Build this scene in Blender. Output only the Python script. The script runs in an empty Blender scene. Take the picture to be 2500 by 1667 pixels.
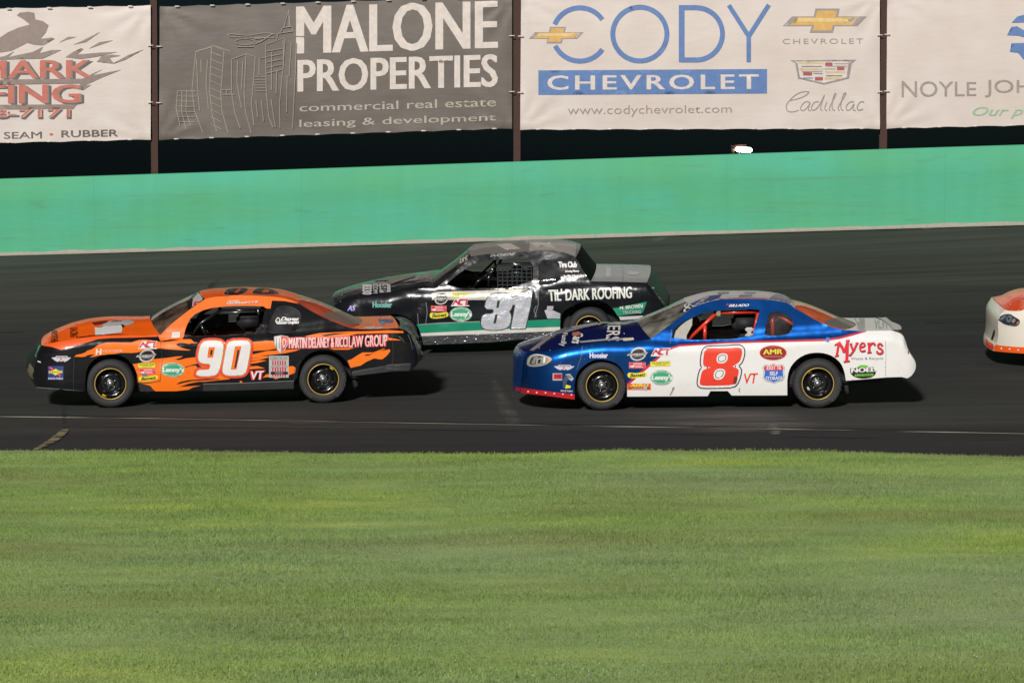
import bpy, bmesh, math, random
import numpy as np
from mathutils import Vector, Matrix, noise
from mathutils.geometry import delaunay_2d_cdt
from mathutils.bvhtree import BVHTree

R = math.radians
random.seed(7); rng = np.random.default_rng(11)
scene = bpy.context.scene
col = scene.collection

# ------------------------------------------------------------------ camera, sky, sun, exposure
CAM = Vector((0.0, -38.0, 3.06)); F = 7486.0; PITCH = math.atan(433.5 / F)
cd = bpy.data.cameras.new('camera'); cam = bpy.data.objects.new('camera', cd); col.objects.link(cam)
cam.location = CAM; cam.rotation_euler = (R(90) - PITCH, 0, 0)
cd.sensor_width = 36; cd.lens = 36 * F / 2500; cd.clip_start = 0.5; cd.clip_end = 3000
scene.camera = cam
SUN_EL, SUN_AZ = R(27), R(-14)                     # low floodlight direction: from behind the camera, a little to its left
world = bpy.data.worlds.new('World'); scene.world = world; world.use_nodes = True
nt = world.node_tree; bg = nt.nodes['Background']
sky = nt.nodes.new('ShaderNodeTexSky'); sky.sky_type = 'NISHITA'; sky.sun_disc = False
sky.sun_elevation = SUN_EL; sky.sun_rotation = math.pi + SUN_AZ * -1
tintn = nt.nodes.new('ShaderNodeMix'); tintn.data_type = 'RGBA'; tintn.blend_type = 'MULTIPLY'; tintn.inputs[0].default_value = 1.0; tintn.inputs[7].default_value = (.42, .72, 1.0, 1)
nt.links.new(sky.outputs[0], tintn.inputs[6]); nt.links.new(tintn.outputs[2], bg.inputs[0]); bg.inputs[1].default_value = 0.0022      # night: only a trace of sky glow
sl = bpy.data.lights.new('sun', 'SUN'); sun = bpy.data.objects.new('sun', sl); col.objects.link(sun)
sl.energy = 3.9; sl.angle = R(5.0); sl.color = (1.0, 0.965, 0.93)
sd = Vector((math.sin(SUN_AZ) * math.cos(SUN_EL), -math.cos(SUN_AZ) * math.cos(SUN_EL), math.sin(SUN_EL)))
sun.rotation_euler = sd.to_track_quat('Z', 'Y').to_euler()
vs = scene.view_settings
scene.display_settings.display_device = 'sRGB'
vs.view_transform = 'Standard'; vs.look = 'None'; vs.exposure = 0.0; vs.gamma = 1.0; vs.use_curve_mapping = False

# ------------------------------------------------------------------ pixel rays and converters (photo is 2500 x 1667)
FWD = Vector((0, math.cos(PITCH), -math.sin(PITCH))); UP = Vector((0, math.sin(PITCH), math.cos(PITCH)))
def ray(px, py): return FWD + Vector((1, 0, 0)) * ((px - 1250) / F) + UP * ((833.5 - py) / F)
def conv(ox, oy, s): return lambda *p: [(ox + a / s, oy + b / s) for a, b in p]
A1 = conv(40, 680, 4.523); A2 = conv(540, 680, 4.523)
B3 = conv(780, 570, 5.113); B4 = conv(1200, 570, 5.113)
C5 = conv(1250, 690, 4.523); C6 = conv(1750, 690, 4.523); D7 = conv(2380, 680, 7.127)
G1 = conv(430, 730, 6.72); G3 = conv(1040, 600, 6.19); G2 = conv(1630, 740, 7.127); G4 = conv(320, 820, 12.06); G5 = conv(1530, 820, 8.712); G6 = conv(80, 760, 8.4)
H1 = conv(0, 0, 3.136); H2 = conv(650, 0, 3.36); H3 = conv(1240, 0, 3.36); H4 = conv(1850, 0, 3.618)

# ------------------------------------------------------------------ materials
def lin(c):
    c = c / 255.0
    return c / 12.92 if c <= 0.04045 else ((c + 0.055) / 1.055) ** 2.4
def S(r, g, b): return (lin(r), lin(g), lin(b), 1)
MC = {}
def nd(t, kind, **kw):
    n = t.nodes.new(kind)
    for k, v in kw.items(): setattr(n, k, v)
    return n
def base_mat(name):
    m = bpy.data.materials.new(name); m.use_nodes = True
    t = m.node_tree; p = t.nodes['Principled BSDF']; o = t.nodes['Material Output']
    return m, t, p, o
def noise_node(t, scale, detail=4, sx=1, sy=1, sz=1, coord='Object'):
    tc = nd(t, 'ShaderNodeTexCoord'); mp = nd(t, 'ShaderNodeMapping'); mp.inputs['Scale'].default_value = (sx, sy, sz)
    n = nd(t, 'ShaderNodeTexNoise'); n.inputs['Scale'].default_value = scale; n.inputs['Detail'].default_value = detail
    t.links.new(tc.outputs[coord], mp.inputs[0]); t.links.new(mp.outputs[0], n.inputs[0]); return n
def ramp(t, src, stops):
    r = nd(t, 'ShaderNodeValToRGB'); e = r.color_ramp.elements
    while len(e) < len(stops): e.new(0.5)
    for i, (p, c) in enumerate(stops):
        e[i].position = p; e[i].color = c if len(c) == 4 else (*c, 1)
    t.links.new(src, r.inputs[0]); return r
def mixc(t, fac, a, b, mode='MIX'):
    m = nd(t, 'ShaderNodeMix', data_type='RGBA', blend_type=mode)
    for i, v in ((0, fac), (6, a), (7, b)):
        if hasattr(v, 'links'): t.links.new(v, m.inputs[i])
        else: m.inputs[i].default_value = v
    return m.outputs[2]
def paint(name, c, rough=0.4, metal=0.0, coat=0.5, crough=0.10, bump=0.3, bscale=3.0, dirt=0.25, inner=None, fine=0.0):
    """car paint: clear coated, slightly wavy sheet metal, scuffs; inner = colour of the unseen side of the sheet"""
    if name in MC: return MC[name]
    m, t, p, o = base_mat(name)
    n = noise_node(t, 5.0, 6); n2 = noise_node(t, 60.0, 5, 1, 1, 2.5)
    d = ramp(t, n.outputs[0], [(0.52, (0, 0, 0)), (0.72, (1, 1, 1))])
    d2 = ramp(t, n2.outputs[0], [(0.55, (0, 0, 0)), (0.7, (1, 1, 1))])
    f = nd(t, 'ShaderNodeMath', operation='MULTIPLY'); t.links.new(d.outputs[0], f.inputs[0]); t.links.new(d2.outputs[0], f.inputs[1])
    f2 = nd(t, 'ShaderNodeMath', operation='MULTIPLY'); t.links.new(f.outputs[0], f2.inputs[0]); f2.inputs[1].default_value = dirt
    cc = mixc(t, f2.outputs[0], c, (0.10, 0.09, 0.08, 1))
    if inner:
        g = nd(t, 'ShaderNodeNewGeometry'); cc = mixc(t, g.outputs['Backfacing'], cc, inner)
    t.links.new(cc, p.inputs['Base Color'])
    p.inputs['Roughness'].default_value = rough; p.inputs['Metallic'].default_value = metal
    p.inputs['Coat Weight'].default_value = coat; p.inputs['Coat Roughness'].default_value = crough
    if bump:
        b = nd(t, 'ShaderNodeBump'); b.inputs['Strength'].default_value = bump; b.inputs['Distance'].default_value = 0.02
        bn = noise_node(t, bscale, 2)
        if fine:
            fn = noise_node(t, 28, 4); mm = nd(t, 'ShaderNodeMath', operation='MULTIPLY_ADD'); mm.inputs[1].default_value = fine
            t.links.new(fn.outputs[0], mm.inputs[0]); t.links.new(bn.outputs[0], mm.inputs[2]); t.links.new(mm.outputs[0], b.inputs['Height'])
        else: t.links.new(bn.outputs[0], b.inputs['Height'])
        t.links.new(b.outputs[0], p.inputs['Normal']); t.links.new(b.outputs[0], p.inputs['Coat Normal'])
    MC[name] = m; return m
def vinyl(r, g, b, name=None):
    return paint(name or 'vinyl_%d_%d_%d' % (r, g, b), S(r, g, b), rough=0.45, coat=0.25, crough=0.12, bump=0.2, dirt=0.5)
def plain(name, c, rough=0.6, metal=0.0, emit=0, bump=0, bscale=40):
    if name in MC: return MC[name]
    m, t, p, o = base_mat(name)
    n = noise_node(t, 12, 5)
    k = 0.75
    cc = mixc(t, n.outputs[0], tuple(v * k for v in c[:3]) + (1,), tuple(min(1, v * 1.2) for v in c[:3]) + (1,))
    t.links.new(cc, p.inputs['Base Color'])
    p.inputs['Roughness'].default_value = rough; p.inputs['Metallic'].default_value = metal
    if emit:
        p.inputs['Emission Color'].default_value = c; p.inputs['Emission Strength'].default_value = emit
    if bump:
        b = nd(t, 'ShaderNodeBump'); b.inputs['Strength'].default_value = bump; b.inputs['Distance'].default_value = 0.01
        bn = noise_node(t, bscale, 4); t.links.new(bn.outputs[0], b.inputs['Height']); t.links.new(b.outputs[0], p.inputs['Normal'])
    MC[name] = m; return m
def glass(name, tint, filmc=(0.35, 0.33, 0.3, 1), dirt=0.25, ior=1.33, low=.15):  # film: dirt on some panes, painted cabin light and reflections on others
    if name in MC: return MC[name]
    m = bpy.data.materials.new(name); m.use_nodes = True; t = m.node_tree; t.nodes.clear()
    o = nd(t, 'ShaderNodeOutputMaterial'); tr = nd(t, 'ShaderNodeBsdfTransparent'); tr.inputs[0].default_value = tint
    gl = nd(t, 'ShaderNodeBsdfGlossy'); gl.inputs['Roughness'].default_value = 0.03
    fr = nd(t, 'ShaderNodeFresnel'); fr.inputs[0].default_value = ior
    df = nd(t, 'ShaderNodeBsdfDiffuse'); df.inputs[0].default_value = filmc
    n = noise_node(t, 4, 6); rr = ramp(t, n.outputs[0], [(0.35, (low,) * 3), (0.7, (1, 1, 1))])
    mu = nd(t, 'ShaderNodeMath', operation='MULTIPLY'); mu.inputs[1].default_value = dirt; t.links.new(rr.outputs[0], mu.inputs[0])
    m1 = nd(t, 'ShaderNodeMixShader'); m2 = nd(t, 'ShaderNodeMixShader')
    t.links.new(mu.outputs[0], m1.inputs[0]); t.links.new(tr.outputs[0], m1.inputs[1]); t.links.new(df.outputs[0], m1.inputs[2])
    t.links.new(fr.outputs[0], m2.inputs[0]); t.links.new(m1.outputs[0], m2.inputs[1]); t.links.new(gl.outputs[0], m2.inputs[2])
    t.links.new(m2.outputs[0], o.inputs[0]); MC[name] = m; return m

# ------------------------------------------------------------------ object helpers
def tag(o, label=None, cat=None, group=None, kind=None):
    for k, v in (('label', label), ('category', cat), ('group', group), ('kind', kind)):
        if v: o[k] = v
    return o
def empty(name, M=None):
    o = bpy.data.objects.new(name, None); col.objects.link(o); o.empty_display_size = 0.3
    if M is not None: o.matrix_world = M
    return o
def mesh_obj(name, verts, faces, mats, parent=None, fm=None, smooth=True):
    me = bpy.data.meshes.new(name); me.from_pydata([tuple(v) for v in verts], [], faces)
    if not isinstance(mats, (list, tuple)): mats = [mats]
    for m in mats: me.materials.append(m)
    if fm is not None: me.polygons.foreach_set('material_index', fm)
    if smooth: me.polygons.foreach_set('use_smooth', [True] * len(me.polygons))
    me.update(); o = bpy.data.objects.new(name, me); col.objects.link(o)
    if parent: o.parent = parent
    return o
class MB:
    """collects shapes into one mesh"""
    def __init__(s): s.v = []; s.f = []; s.m = []; s.mats = []
    def mi(s, mat):
        if mat not in s.mats: s.mats.append(mat)
        return s.mats.index(mat)
    def add(s, v, f, mat):
        k = len(s.v); i = s.mi(mat)
        s.v += [tuple(p) for p in v]; s.f += [tuple(a + k for a in q) for q in f]; s.m += [i] * len(f)
    def box(s, c, d, mat, M=None, bev=0):
        bm = bmesh.new(); bmesh.ops.create_cube(bm, size=1)
        for v in bm.verts: v.co = Vector((v.co.x * d[0], v.co.y * d[1], v.co.z * d[2]))
        if bev: bmesh.ops.bevel(bm, geom=bm.edges[:], offset=bev, segments=2, affect='EDGES')
        for v in bm.verts:
            if M: v.co = M @ v.co
            v.co += Vector(c)
        bm.verts.index_update()
        s.add([v.co[:] for v in bm.verts], [[v.index for v in f.verts] for f in bm.faces], mat); bm.free()
    def tube(s, pts, r, mat, n=10, caps=True):
        pts = [Vector(p) for p in pts]; rings = []
        for i, p in enumerate(pts):
            a = pts[max(i - 1, 0)]; b = pts[min(i + 1, len(pts) - 1)]; d = (b - a).normalized()
            u = d.orthogonal().normalized() if i == 0 else (u - d * u.dot(d)).normalized()
            w = d.cross(u); rr = r[i] if isinstance(r, (list, tuple)) else r
            rings.append([p + (u * math.cos(q) + w * math.sin(q)) * rr for q in [2 * math.pi * k / n for k in range(n)]])
        v = [p for g in rings for p in g]; f = []
        for i in range(len(rings) - 1):
            for k in range(n): f.append((i * n + k, i * n + (k + 1) % n, (i + 1) * n + (k + 1) % n, (i + 1) * n + k))
        if caps: f.append(tuple(range(n))[::-1]); f.append(tuple((len(rings) - 1) * n + k for k in range(n)))
        s.add(v, f, mat)
    def lathe(s, prof, mat, n=64, c=(0, 0, 0), flip=1):
        """profile [(r, y)] turned round the y axis"""
        v = []; f = []; m = len(prof)
        for k in range(n):
            a = 2 * math.pi * k / n
            for r, y in prof: v.append((c[0] + r * math.cos(a), c[1] + y * flip, c[2] + r * math.sin(a)))
        for k in range(n):
            for j in range(m - 1):
                q = (k * m + j, k * m + j + 1, ((k + 1) % n) * m + j + 1, ((k + 1) % n) * m + j)
                f.append(q if flip > 0 else q[::-1])
        s.add(v, f, mat)
    def build(s, name, parent=None, smooth=True, sharp=None):
        o = mesh_obj(name, s.v, s.f, s.mats, parent, s.m, smooth)
        if sharp:
            o.data.set_sharp_from_angle(angle=R(sharp))
        return o

# ------------------------------------------------------------------ 2D polygon helpers
def pip(P, poly):
    x, y = P[:, 0], P[:, 1]; q = np.asarray(poly, float); ins = np.zeros(len(P), bool)
    x0, y0 = q[:, 0], q[:, 1]; x1, y1 = np.roll(x0, -1), np.roll(y0, -1)
    for a, b, c, d in zip(x0, y0, x1, y1):
        if b == d: continue
        k = ((b > y) != (d > y)) & (x < (c - a) * (y - b) / (d - b) + a); ins ^= k
    return ins
def chaikin(p, it=1, closed=True):
    for _ in range(it):
        q = []; n = len(p); rg = range(n if closed else n - 1)
        if not closed: q.append(p[0])
        for i in rg:
            a, b = p[i], p[(i + 1) % n]
            q += [(a[0] * .75 + b[0] * .25, a[1] * .75 + b[1] * .25), (a[0] * .25 + b[0] * .75, a[1] * .25 + b[1] * .75)]
        if not closed: q.append(p[-1])
        p = q
    return p
def resample(p, step, closed=False):
    out = []; n = len(p)
    for i in range(n if closed else n - 1):
        a, b = p[i], p[(i + 1) % n]; L = math.hypot(b[0] - a[0], b[1] - a[1]); k = max(1, math.ceil(L / step))
        for j in range(k): out.append((a[0] + (b[0] - a[0]) * j / k, a[1] + (b[1] - a[1]) * j / k))
    if not closed: out.append(p[-1])
    return out
def offset_poly(p, d):
    n = len(p); ar = sum(p[i][0] * p[(i + 1) % n][1] - p[(i + 1) % n][0] * p[i][1] for i in range(n)); sg = 1 if ar > 0 else -1
    out = []
    for i in range(n):
        a, b, c = p[i - 1], p[i], p[(i + 1) % n]
        def nrm(u, v):
            L = math.hypot(v[0] - u[0], v[1] - u[1]) or 1e-6
            return ((v[1] - u[1]) / L * sg, -(v[0] - u[0]) / L * sg)
        n1, n2 = nrm(a, b), nrm(b, c); m = (n1[0] + n2[0], n1[1] + n2[1]); L = m[0] ** 2 + m[1] ** 2
        k = 2 / max(L, 0.8); out.append((b[0] + m[0] * d * k, b[1] + m[1] * d * k))
    return out
def ellipse(x0, y0, x1, y1, n=40, tilt=0):
    cx, cy, a, b = (x0 + x1) / 2, (y0 + y1) / 2, (x1 - x0) / 2, (y1 - y0) / 2
    return [(cx + a * math.cos(q), cy + b * math.sin(q) - tilt * a * math.cos(q)) for q in [2 * math.pi * k / n for k in range(n)]]
def rect(x0, y0, x1, y1, sk=0): return [(x0, y0), (x1, y0 - sk), (x1, y1 - sk), (x0, y1)]
def tri_region(outer, holes=(), step=1.0, extra=None, lines=()):
    loops = [resample(outer, step, True)] + [resample(h, step, True) for h in holes]
    vs_, es = [], []
    for L in loops:
        k = len(vs_); vs_ += L; es += [(k + i, k + (i + 1) % len(L)) for i in range(len(L))]
    for L in lines:
        L = resample(L, step, True); k = len(vs_); vs_ += L; es += [(k + i, k + (i + 1) % len(L)) for i in range(len(L))]
    o = np.array(outer); lo, hi = o.min(0), o.max(0)
    gx = np.arange(lo[0] + step * .5, hi[0], step); gy = np.arange(lo[1] + step * .5, hi[1], step)
    if extra is not None: gx = np.unique(np.concatenate([gx, extra]))
    if len(gx) and len(gy):
        P = np.stack(np.meshgrid(gx, gy), -1).reshape(-1, 2)
        P[:, 1] += ((P[:, 0] / step).astype(int) % 2) * step * 0.07
        k = pip(P, loops[0])
        for h in loops[1:]: k &= ~pip(P, h)
        P = P[k]
        if len(P):
            B = np.array(vs_); keep = np.ones(len(P), bool)
            for i in range(0, len(P), 2000):
                d = ((P[i:i + 2000, None] - B[None]) ** 2).sum(-1).min(1); keep[i:i + 2000] = d > (step * .33) ** 2
            vs_ += [tuple(q) for q in P[keep]]
    v, e, f, *_ = delaunay_2d_cdt([Vector(q) for q in vs_], es, [], 0, 1e-7)
    V = np.array([(q.x, q.y) for q in v]); T = np.array([list(q) for q in f])
    if len(T) == 0: return V, []
    c = V[T].mean(1); k = pip(c, loops[0])
    for h in loops[1:]: k &= ~pip(c, h)
    return V, [tuple(int(a) for a in q) for q in T[k]]

TXT = {}
def text_mesh(s, off=0.0, shear=0.0, spacing=1.0):
    key = (s, off, shear, spacing)
    if key in TXT: return TXT[key]
    cu = bpy.data.curves.new('t', 'FONT'); cu.body = s; cu.offset = off; cu.shear = shear; cu.space_character = spacing; cu.resolution_u = 3
    o = bpy.data.objects.new('t', cu); col.objects.link(o)
    dg = bpy.context.evaluated_depsgraph_get(); me = bpy.data.meshes.new_from_object(o.evaluated_get(dg))
    bm = bmesh.new(); bm.from_mesh(me); bmesh.ops.triangulate(bm, faces=bm.faces[:]); bm.verts.index_update()
    V = np.array([v.co[:2] for v in bm.verts]); T = [tuple(v.index for v in f.verts) for f in bm.faces]; bm.free()
    bpy.data.objects.remove(o); bpy.data.curves.remove(cu); bpy.data.meshes.remove(me)
    lo, hi = V.min(0), V.max(0); V = (V - lo) / (hi - lo); TXT[key] = (V, T); return V, T
def quad_map(V, q):
    tl, tr, br, bl = [np.array(p) for p in q]; u = V[:, :1]; v = V[:, 1:]
    return (bl * (1 - u) + br * u) * (1 - v) + (tl * (1 - u) + tr * u) * v
def refine(V, T, maxl, it=3):
    bm = bmesh.new()
    for p in V: bm.verts.new((p[0], p[1], 0))
    bm.verts.ensure_lookup_table()
    for t in T:
        try: bm.faces.new([bm.verts[i] for i in t])
        except ValueError: pass
    for _ in range(it):
        e = [x for x in bm.edges if x.calc_length() > maxl]
        if not e: break
        bmesh.ops.subdivide_edges(bm, edges=e, cuts=1); bmesh.ops.triangulate(bm, faces=bm.faces[:])
    bm.verts.index_update(); V = np.array([v.co[:2] for v in bm.verts]); T = [tuple(v.index for v in f.verts) for f in bm.faces]; bm.free()
    return V, T

class Art:
    """flat artwork (polygons, strokes, letters) drawn in photo pixels and laid on a real surface along the sight line"""
    def __init__(s, targets, Minv=None, step=5, maxjump=0.25):
        s.t = targets; s.Mi = Minv or Matrix.Identity(4); s.o = s.Mi @ CAM; s.step = step; s.mj = maxjump; s.begin()
    def begin(s): s.calls = []; s.layer = 0; s.base = getattr(s, 'base', .0030); s.auto = getattr(s, 'auto', .0006)
    def _proj(s, V, T, mat, tgt, lift=None):
        R3 = s.Mi.to_3x3(); bv = s.t[tgt]; out = []; ok = []
        L = (s.base + s.auto * s.layer) if lift is None else lift; s.layer += 1
        for p in V:
            d = (R3 @ ray(p[0], p[1])).normalized(); h = bv.ray_cast(s.o, d)
            if h[0] is None: ok.append(False); out.append((0, 0, 0)); continue
            n = h[1]
            if n.dot(d) > 0: n = -n
            ok.append(True); out.append(h[0] + n * L)
        f = []
        for t in T:
            if all(ok[i] for i in t):
                a, b, c = (Vector(out[i]) for i in t)
                if max((a - b).length, (b - c).length, (a - c).length) < s.mj:
                    n = (b - a).cross(c - a)
                    f.append(t if n.dot(s.o - a) > 0 else t[::-1])
        if f: s.calls.append((V.min(0), V.max(0), out, f, mat))
    def poly(s, pts, mat, tgt='side', holes=(), rnd=0, step=None):
        if rnd: pts = chaikin(pts, rnd); holes = [chaikin(h, rnd) for h in holes]
        V, T = tri_region(pts, holes, step or s.step)
        if T: s._proj(V, T, mat, tgt)
    def stroke(s, pts, w, mat, tgt='side', closed=False, w2=None):
        n = len(pts)
        if closed: s.poly(offset_poly(pts, w / 2), mat, tgt, [offset_poly(pts, -w / 2)]); return
        L, Rr = [], []
        for i in range(n):
            a, b = pts[max(i - 1, 0)], pts[min(i + 1, n - 1)]; dx, dy = b[0] - a[0], b[1] - a[1]; q = math.hypot(dx, dy) or 1
            ww = w if w2 is None else w + (w2 - w) * i / (n - 1)
            L.append((pts[i][0] - dy / q * ww / 2, pts[i][1] + dx / q * ww / 2)); Rr.append((pts[i][0] + dy / q * ww / 2, pts[i][1] - dx / q * ww / 2))
        V = np.array(L + Rr); T = []
        for i in range(n - 1): T += [(i, i + 1, n + i + 1), (i, n + i + 1, n + i)]
        V, T = refine(V, T, s.step * 2, 3); s._proj(V, T, mat, tgt)
    def text(s, st, q, mat, tgt='side', off=0.0, shear=0.0, spacing=1.0):
        cap = 0.0 if any(ch in st for ch in 'MW') else (.010 if any(ch in st for ch in 'NwmAKVRX') else .03)
        ex_ = max(0, off - cap); V, T = text_mesh(st, min(off, cap), shear, spacing); V = quad_map(V, q)
        if ex_ > 0:
            # heavier lettering: the same outline again, shifted a little to either side
            hgt_ = abs(q[3][1] - q[0][1]); d = ex_ * hgt_ * 1.1; V, T = refine(V, T, s.step * 1.5, 3)
            for k in (-d, d): s._proj(V + np.array([k, 0]), T, mat, tgt)
            s._proj(V, T, mat, tgt); return
        V, T = refine(V, T, s.step * 1.5, 3); s._proj(V, T, mat, tgt)
    def done(s, name, parent):
        # pieces that do not touch become parts of their own
        m = (abs(s.calls[0][1] - s.calls[0][0]).max() * 0 + s.step * 1.2) if s.calls else 0; groups = []
        for cl in s.calls:
            lo, hi = cl[0] - m, cl[1] + m; hit = [g for g in groups if (g[0] <= hi).all() and (g[1] >= lo).all()]
            ng = [np.minimum.reduce([cl[0]] + [g[0] for g in hit]), np.maximum.reduce([cl[1]] + [g[1] for g in hit]), sorted([i for g in hit for i in g[2]] + [len([1 for _ in s.calls if _ is cl]) and next(i for i, q in enumerate(s.calls) if q is cl)])]
            groups = [g for g in groups if not any(g is h for h in hit)] + [ng]
        o = None
        for g in groups:
            mb = MB()
            for i in g[2]: mb.add(s.calls[i][2], s.calls[i][3], s.calls[i][4])
            o = mb.build(name, parent)
        s.begin(); return o
def box4(f, x0, y0, x1, y1, sk=0): return f((x0, y0), (x1, y0 - sk), (x1, y1 - sk), (x0, y1))

# ------------------------------------------------------------------ terrain
def Wd(x): return 14.85 - 2.62 * math.tanh(.05 * x)
def zwall(x): return 1.745 + .8 * math.tanh(.0434 * x)
def gz(x, y):
    b = .4 * math.tanh(.024 * x)
    if y <= 0: return b
    W = Wd(x)
    t = min(y / W, 1.0)
    return b + (zwall(x) - b) * (.30 * t + .70 * t * t) + .12 * math.tanh(.16 * x) * math.exp(-((y - 6.2) / 2.2) ** 2) * math.exp(-(x / 4.5) ** 4)
def ground_hit(px, py, dz=0.0):
    d = ray(px, py); a, b = 5.0, 60.0
    prev = 5.0; k = 5.0
    while k < 80:
        p = CAM + d * k
        if p.z < gz(p.x, p.y) + dz:
            a, b = prev, k
            for _ in range(30):
                m = (a + b) / 2; p = CAM + d * m
                if p.z < gz(p.x, p.y) + dz: b = m
                else: a = m
            return CAM + d * b
        prev = k; k += 0.25
    return CAM + d * 60

# road
def road_mat():
    m, t, p, o = base_mat('asphalt')
    n1 = noise_node(t, 1.0, 8, 0.12, 1.6, 1); n2 = noise_node(t, 90, 4); n3 = noise_node(t, 0.35, 3, 1, 1, 1); n4 = noise_node(t, 3.2, 8, 0.06, 2.2, 1)
    tc = nd(t, 'ShaderNodeTexCoord'); sx = nd(t, 'ShaderNodeSeparateXYZ'); t.links.new(tc.outputs['Object'], sx.inputs[0])
    # rubbered-in racing groove between the lanes, greyer asphalt towards the wall
    gr = nd(t, 'ShaderNodeMapRange'); gr.inputs[1].default_value = -8; gr.inputs[2].default_value = 16
    t.links.new(sx.outputs[1], gr.inputs[0])
    wv = nd(t, 'ShaderNodeMath', operation='MULTIPLY_ADD'); wv.inputs[1].default_value = 0.06; t.links.new(n3.outputs[0], wv.inputs[0]); t.links.new(gr.outputs[0], wv.inputs[2])
    rc = ramp(t, wv.outputs[0], [(0.0, S(42, 41, 42)), (0.235, S(42, 41, 42)), (0.27, S(54, 55, 52)), (0.36, S(48, 49, 47)), (0.5, S(36, 37, 36)), (0.70, S(38, 39, 37)), (0.80, S(54, 54, 49)), (1.0, S(60, 60, 54))])
    c = mixc(t, 1.0, rc.outputs[0], ramp(t, n1.outputs[0], [(0.3, (.72, .72, .72)), (0.7, (1.28, 1.27, 1.22))]).outputs[0], 'MULTIPLY')
    c = mixc(t, 1.0, c, ramp(t, n4.outputs[0], [(0.32, (.7, .7, .72)), (0.5, (1, 1, 1)), (0.72, (1.35, 1.33, 1.28))]).outputs[0], 'MULTIPLY')
    c = mixc(t, 1.0, c, ramp(t, n2.outputs[0], [(0.3, (.7, .7, .7)), (0.7, (1.3, 1.3, 1.3))]).outputs[0], 'MULTIPLY')
    t.links.new(c, p.inputs['Base Color']); p.inputs['Roughness'].default_value = 0.85
    b = nd(t, 'ShaderNodeBump'); b.inputs['Strength'].default_value = 0.5; b.inputs['Distance'].default_value = 0.006
    t.links.new(n2.outputs[0], b.inputs['Height']); t.links.new(b.outputs[0], p.inputs['Normal']); return m
asphalt = road_mat()
xs = np.arange(-46, 46.01, 0.4)
v, f = [], []; NR = 60
for x in xs:
    W = Wd(x)
    for j in range(NR + 1):
        y = -8.5 + (W + 8.5) * j / NR; v.append((x, y, gz(x, y)))
for i in range(len(xs) - 1):
    for j in range(NR): a = i * (NR + 1) + j; f.append((a, a + NR + 1, a + NR + 2, a + 1))
tag(mesh_obj('race_track', v, f, asphalt), kind='structure')
# seams, scrapes and crack lines on the asphalt: thin sheets
def strip(name, px, w, mat, dz, jag=0):
    P = [ground_hit(*q) for q in resample(px, 12)]; v, f = [], []
    for i, p in enumerate(P):
        a = P[max(i - 1, 0)]; b = P[min(i + 1, len(P) - 1)]; d = (b - a); d.z = 0; d.normalize(); n = Vector((-d.y, d.x, 0))
        ww = w * (1 + jag * noise.noise(Vector((p.x * 1.7, p.y, 3))) * 2)
        for s_ in (-1, 1):
            q = p + n * s_ * ww / 2; v.append((q.x, q.y, gz(q.x, q.y) + dz))
    for i in range(len(P) - 1): f.append((2 * i, 2 * i + 2, 2 * i + 3, 2 * i + 1))
    o = mesh_obj(name, v, f, mat); tag(o, kind='structure'); return o
def worn(name, c, c2, scale=3, lo=.42, hi=.6, sx=.3):
    """worn marking: shows the surface below through gaps"""
    m, t, p, o = base_mat(name); n = noise_node(t, scale, 7, sx, 1, 1)
    t.links.new(ramp(t, n.outputs[0], [(0.3, c), (0.7, c2)]).outputs[0], p.inputs['Base Color'])
    t.links.new(ramp(t, n.outputs[0], [(lo, (0, 0, 0)), (hi, (1, 1, 1))]).outputs[0], p.inputs['Alpha'])
    p.inputs['Roughness'].default_value = .8; return m
seamL = [(-300, 1012), (0, 1018), (400, 1023), (900, 1032), (1250, 1038), (1800, 1047), (2100, 1052), (2500, 1060), (2800, 1065)]
strip('track_seam', [(a, b - 3.5) for a, b in seamL], .20, plain('seam_tar', S(22, 20, 18), .9), .004, .5)
strip('track_edge_line', seamL, .075, worn('worn_line', S(150, 145, 132), S(190, 185, 170), 2.2, .30, .52, .25), .008, .8)
strip('apron_seam', [(0, 1040), (700, 1046), (1300, 1052), (1900, 1066), (2500, 1075)], .07, worn('apron_tar', S(30, 29, 29), S(34, 33, 32), 2, .45, .6), .004, .5)
def patch(name, pts, mat, dz=.006, rnd=2, step=.09, soft_e=.6):
    P = [ground_hit(*q) for q in chaikin(pts, rnd)]; V, T = tri_region([(q.x, q.y) for q in P], (), step)
    o = mesh_obj(name, [(a, b, gz(a, b) + dz) for a, b in V], T, mat); tag(o, kind='structure')
    Bd = np.array(resample([(q.x, q.y) for q in P], .03, True)); dist = np.sqrt(((V[:, None] - Bd[None]) ** 2).sum(-1).min(1))
    at = o.data.attributes.new('edge', 'FLOAT', 'POINT'); at.data.foreach_set('value', np.clip(dist / max(dist.max() * soft_e, 1e-4), 0, 1).astype(np.float32))
def soft(name, c, strength, scale, sx, sy=1):
    m, t, p, o = base_mat(name); n = noise_node(t, scale, 6, sx, sy, 1)
    p.inputs['Base Color'].default_value = c; p.inputs['Roughness'].default_value = .9
    rr = ramp(t, n.outputs[0], [(.34, (0, 0, 0)), (.75, (strength,) * 3)]); at = nd(t, 'ShaderNodeAttribute', attribute_name='edge')
    mu = nd(t, 'ShaderNodeMath', operation='MULTIPLY'); t.links.new(rr.outputs[0], mu.inputs[0]); t.links.new(at.outputs['Fac'], mu.inputs[1]); t.links.new(mu.outputs[0], p.inputs['Alpha']); return m
patch('tyre_dust', [(1540, 1035), (1700, 1005), (1850, 1002), (1980, 1018), (2050, 1045), (1900, 1062), (1700, 1064)], soft('dust', S(150, 145, 138), .55, 2.2, .3), .012)
patch('scrape_mark', [(1868, 1040), (1900, 1036), (1912, 1062), (1880, 1066)], soft('scrape', S(170, 165, 150), .8, 5, .6), .014, 1, .05)
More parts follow.
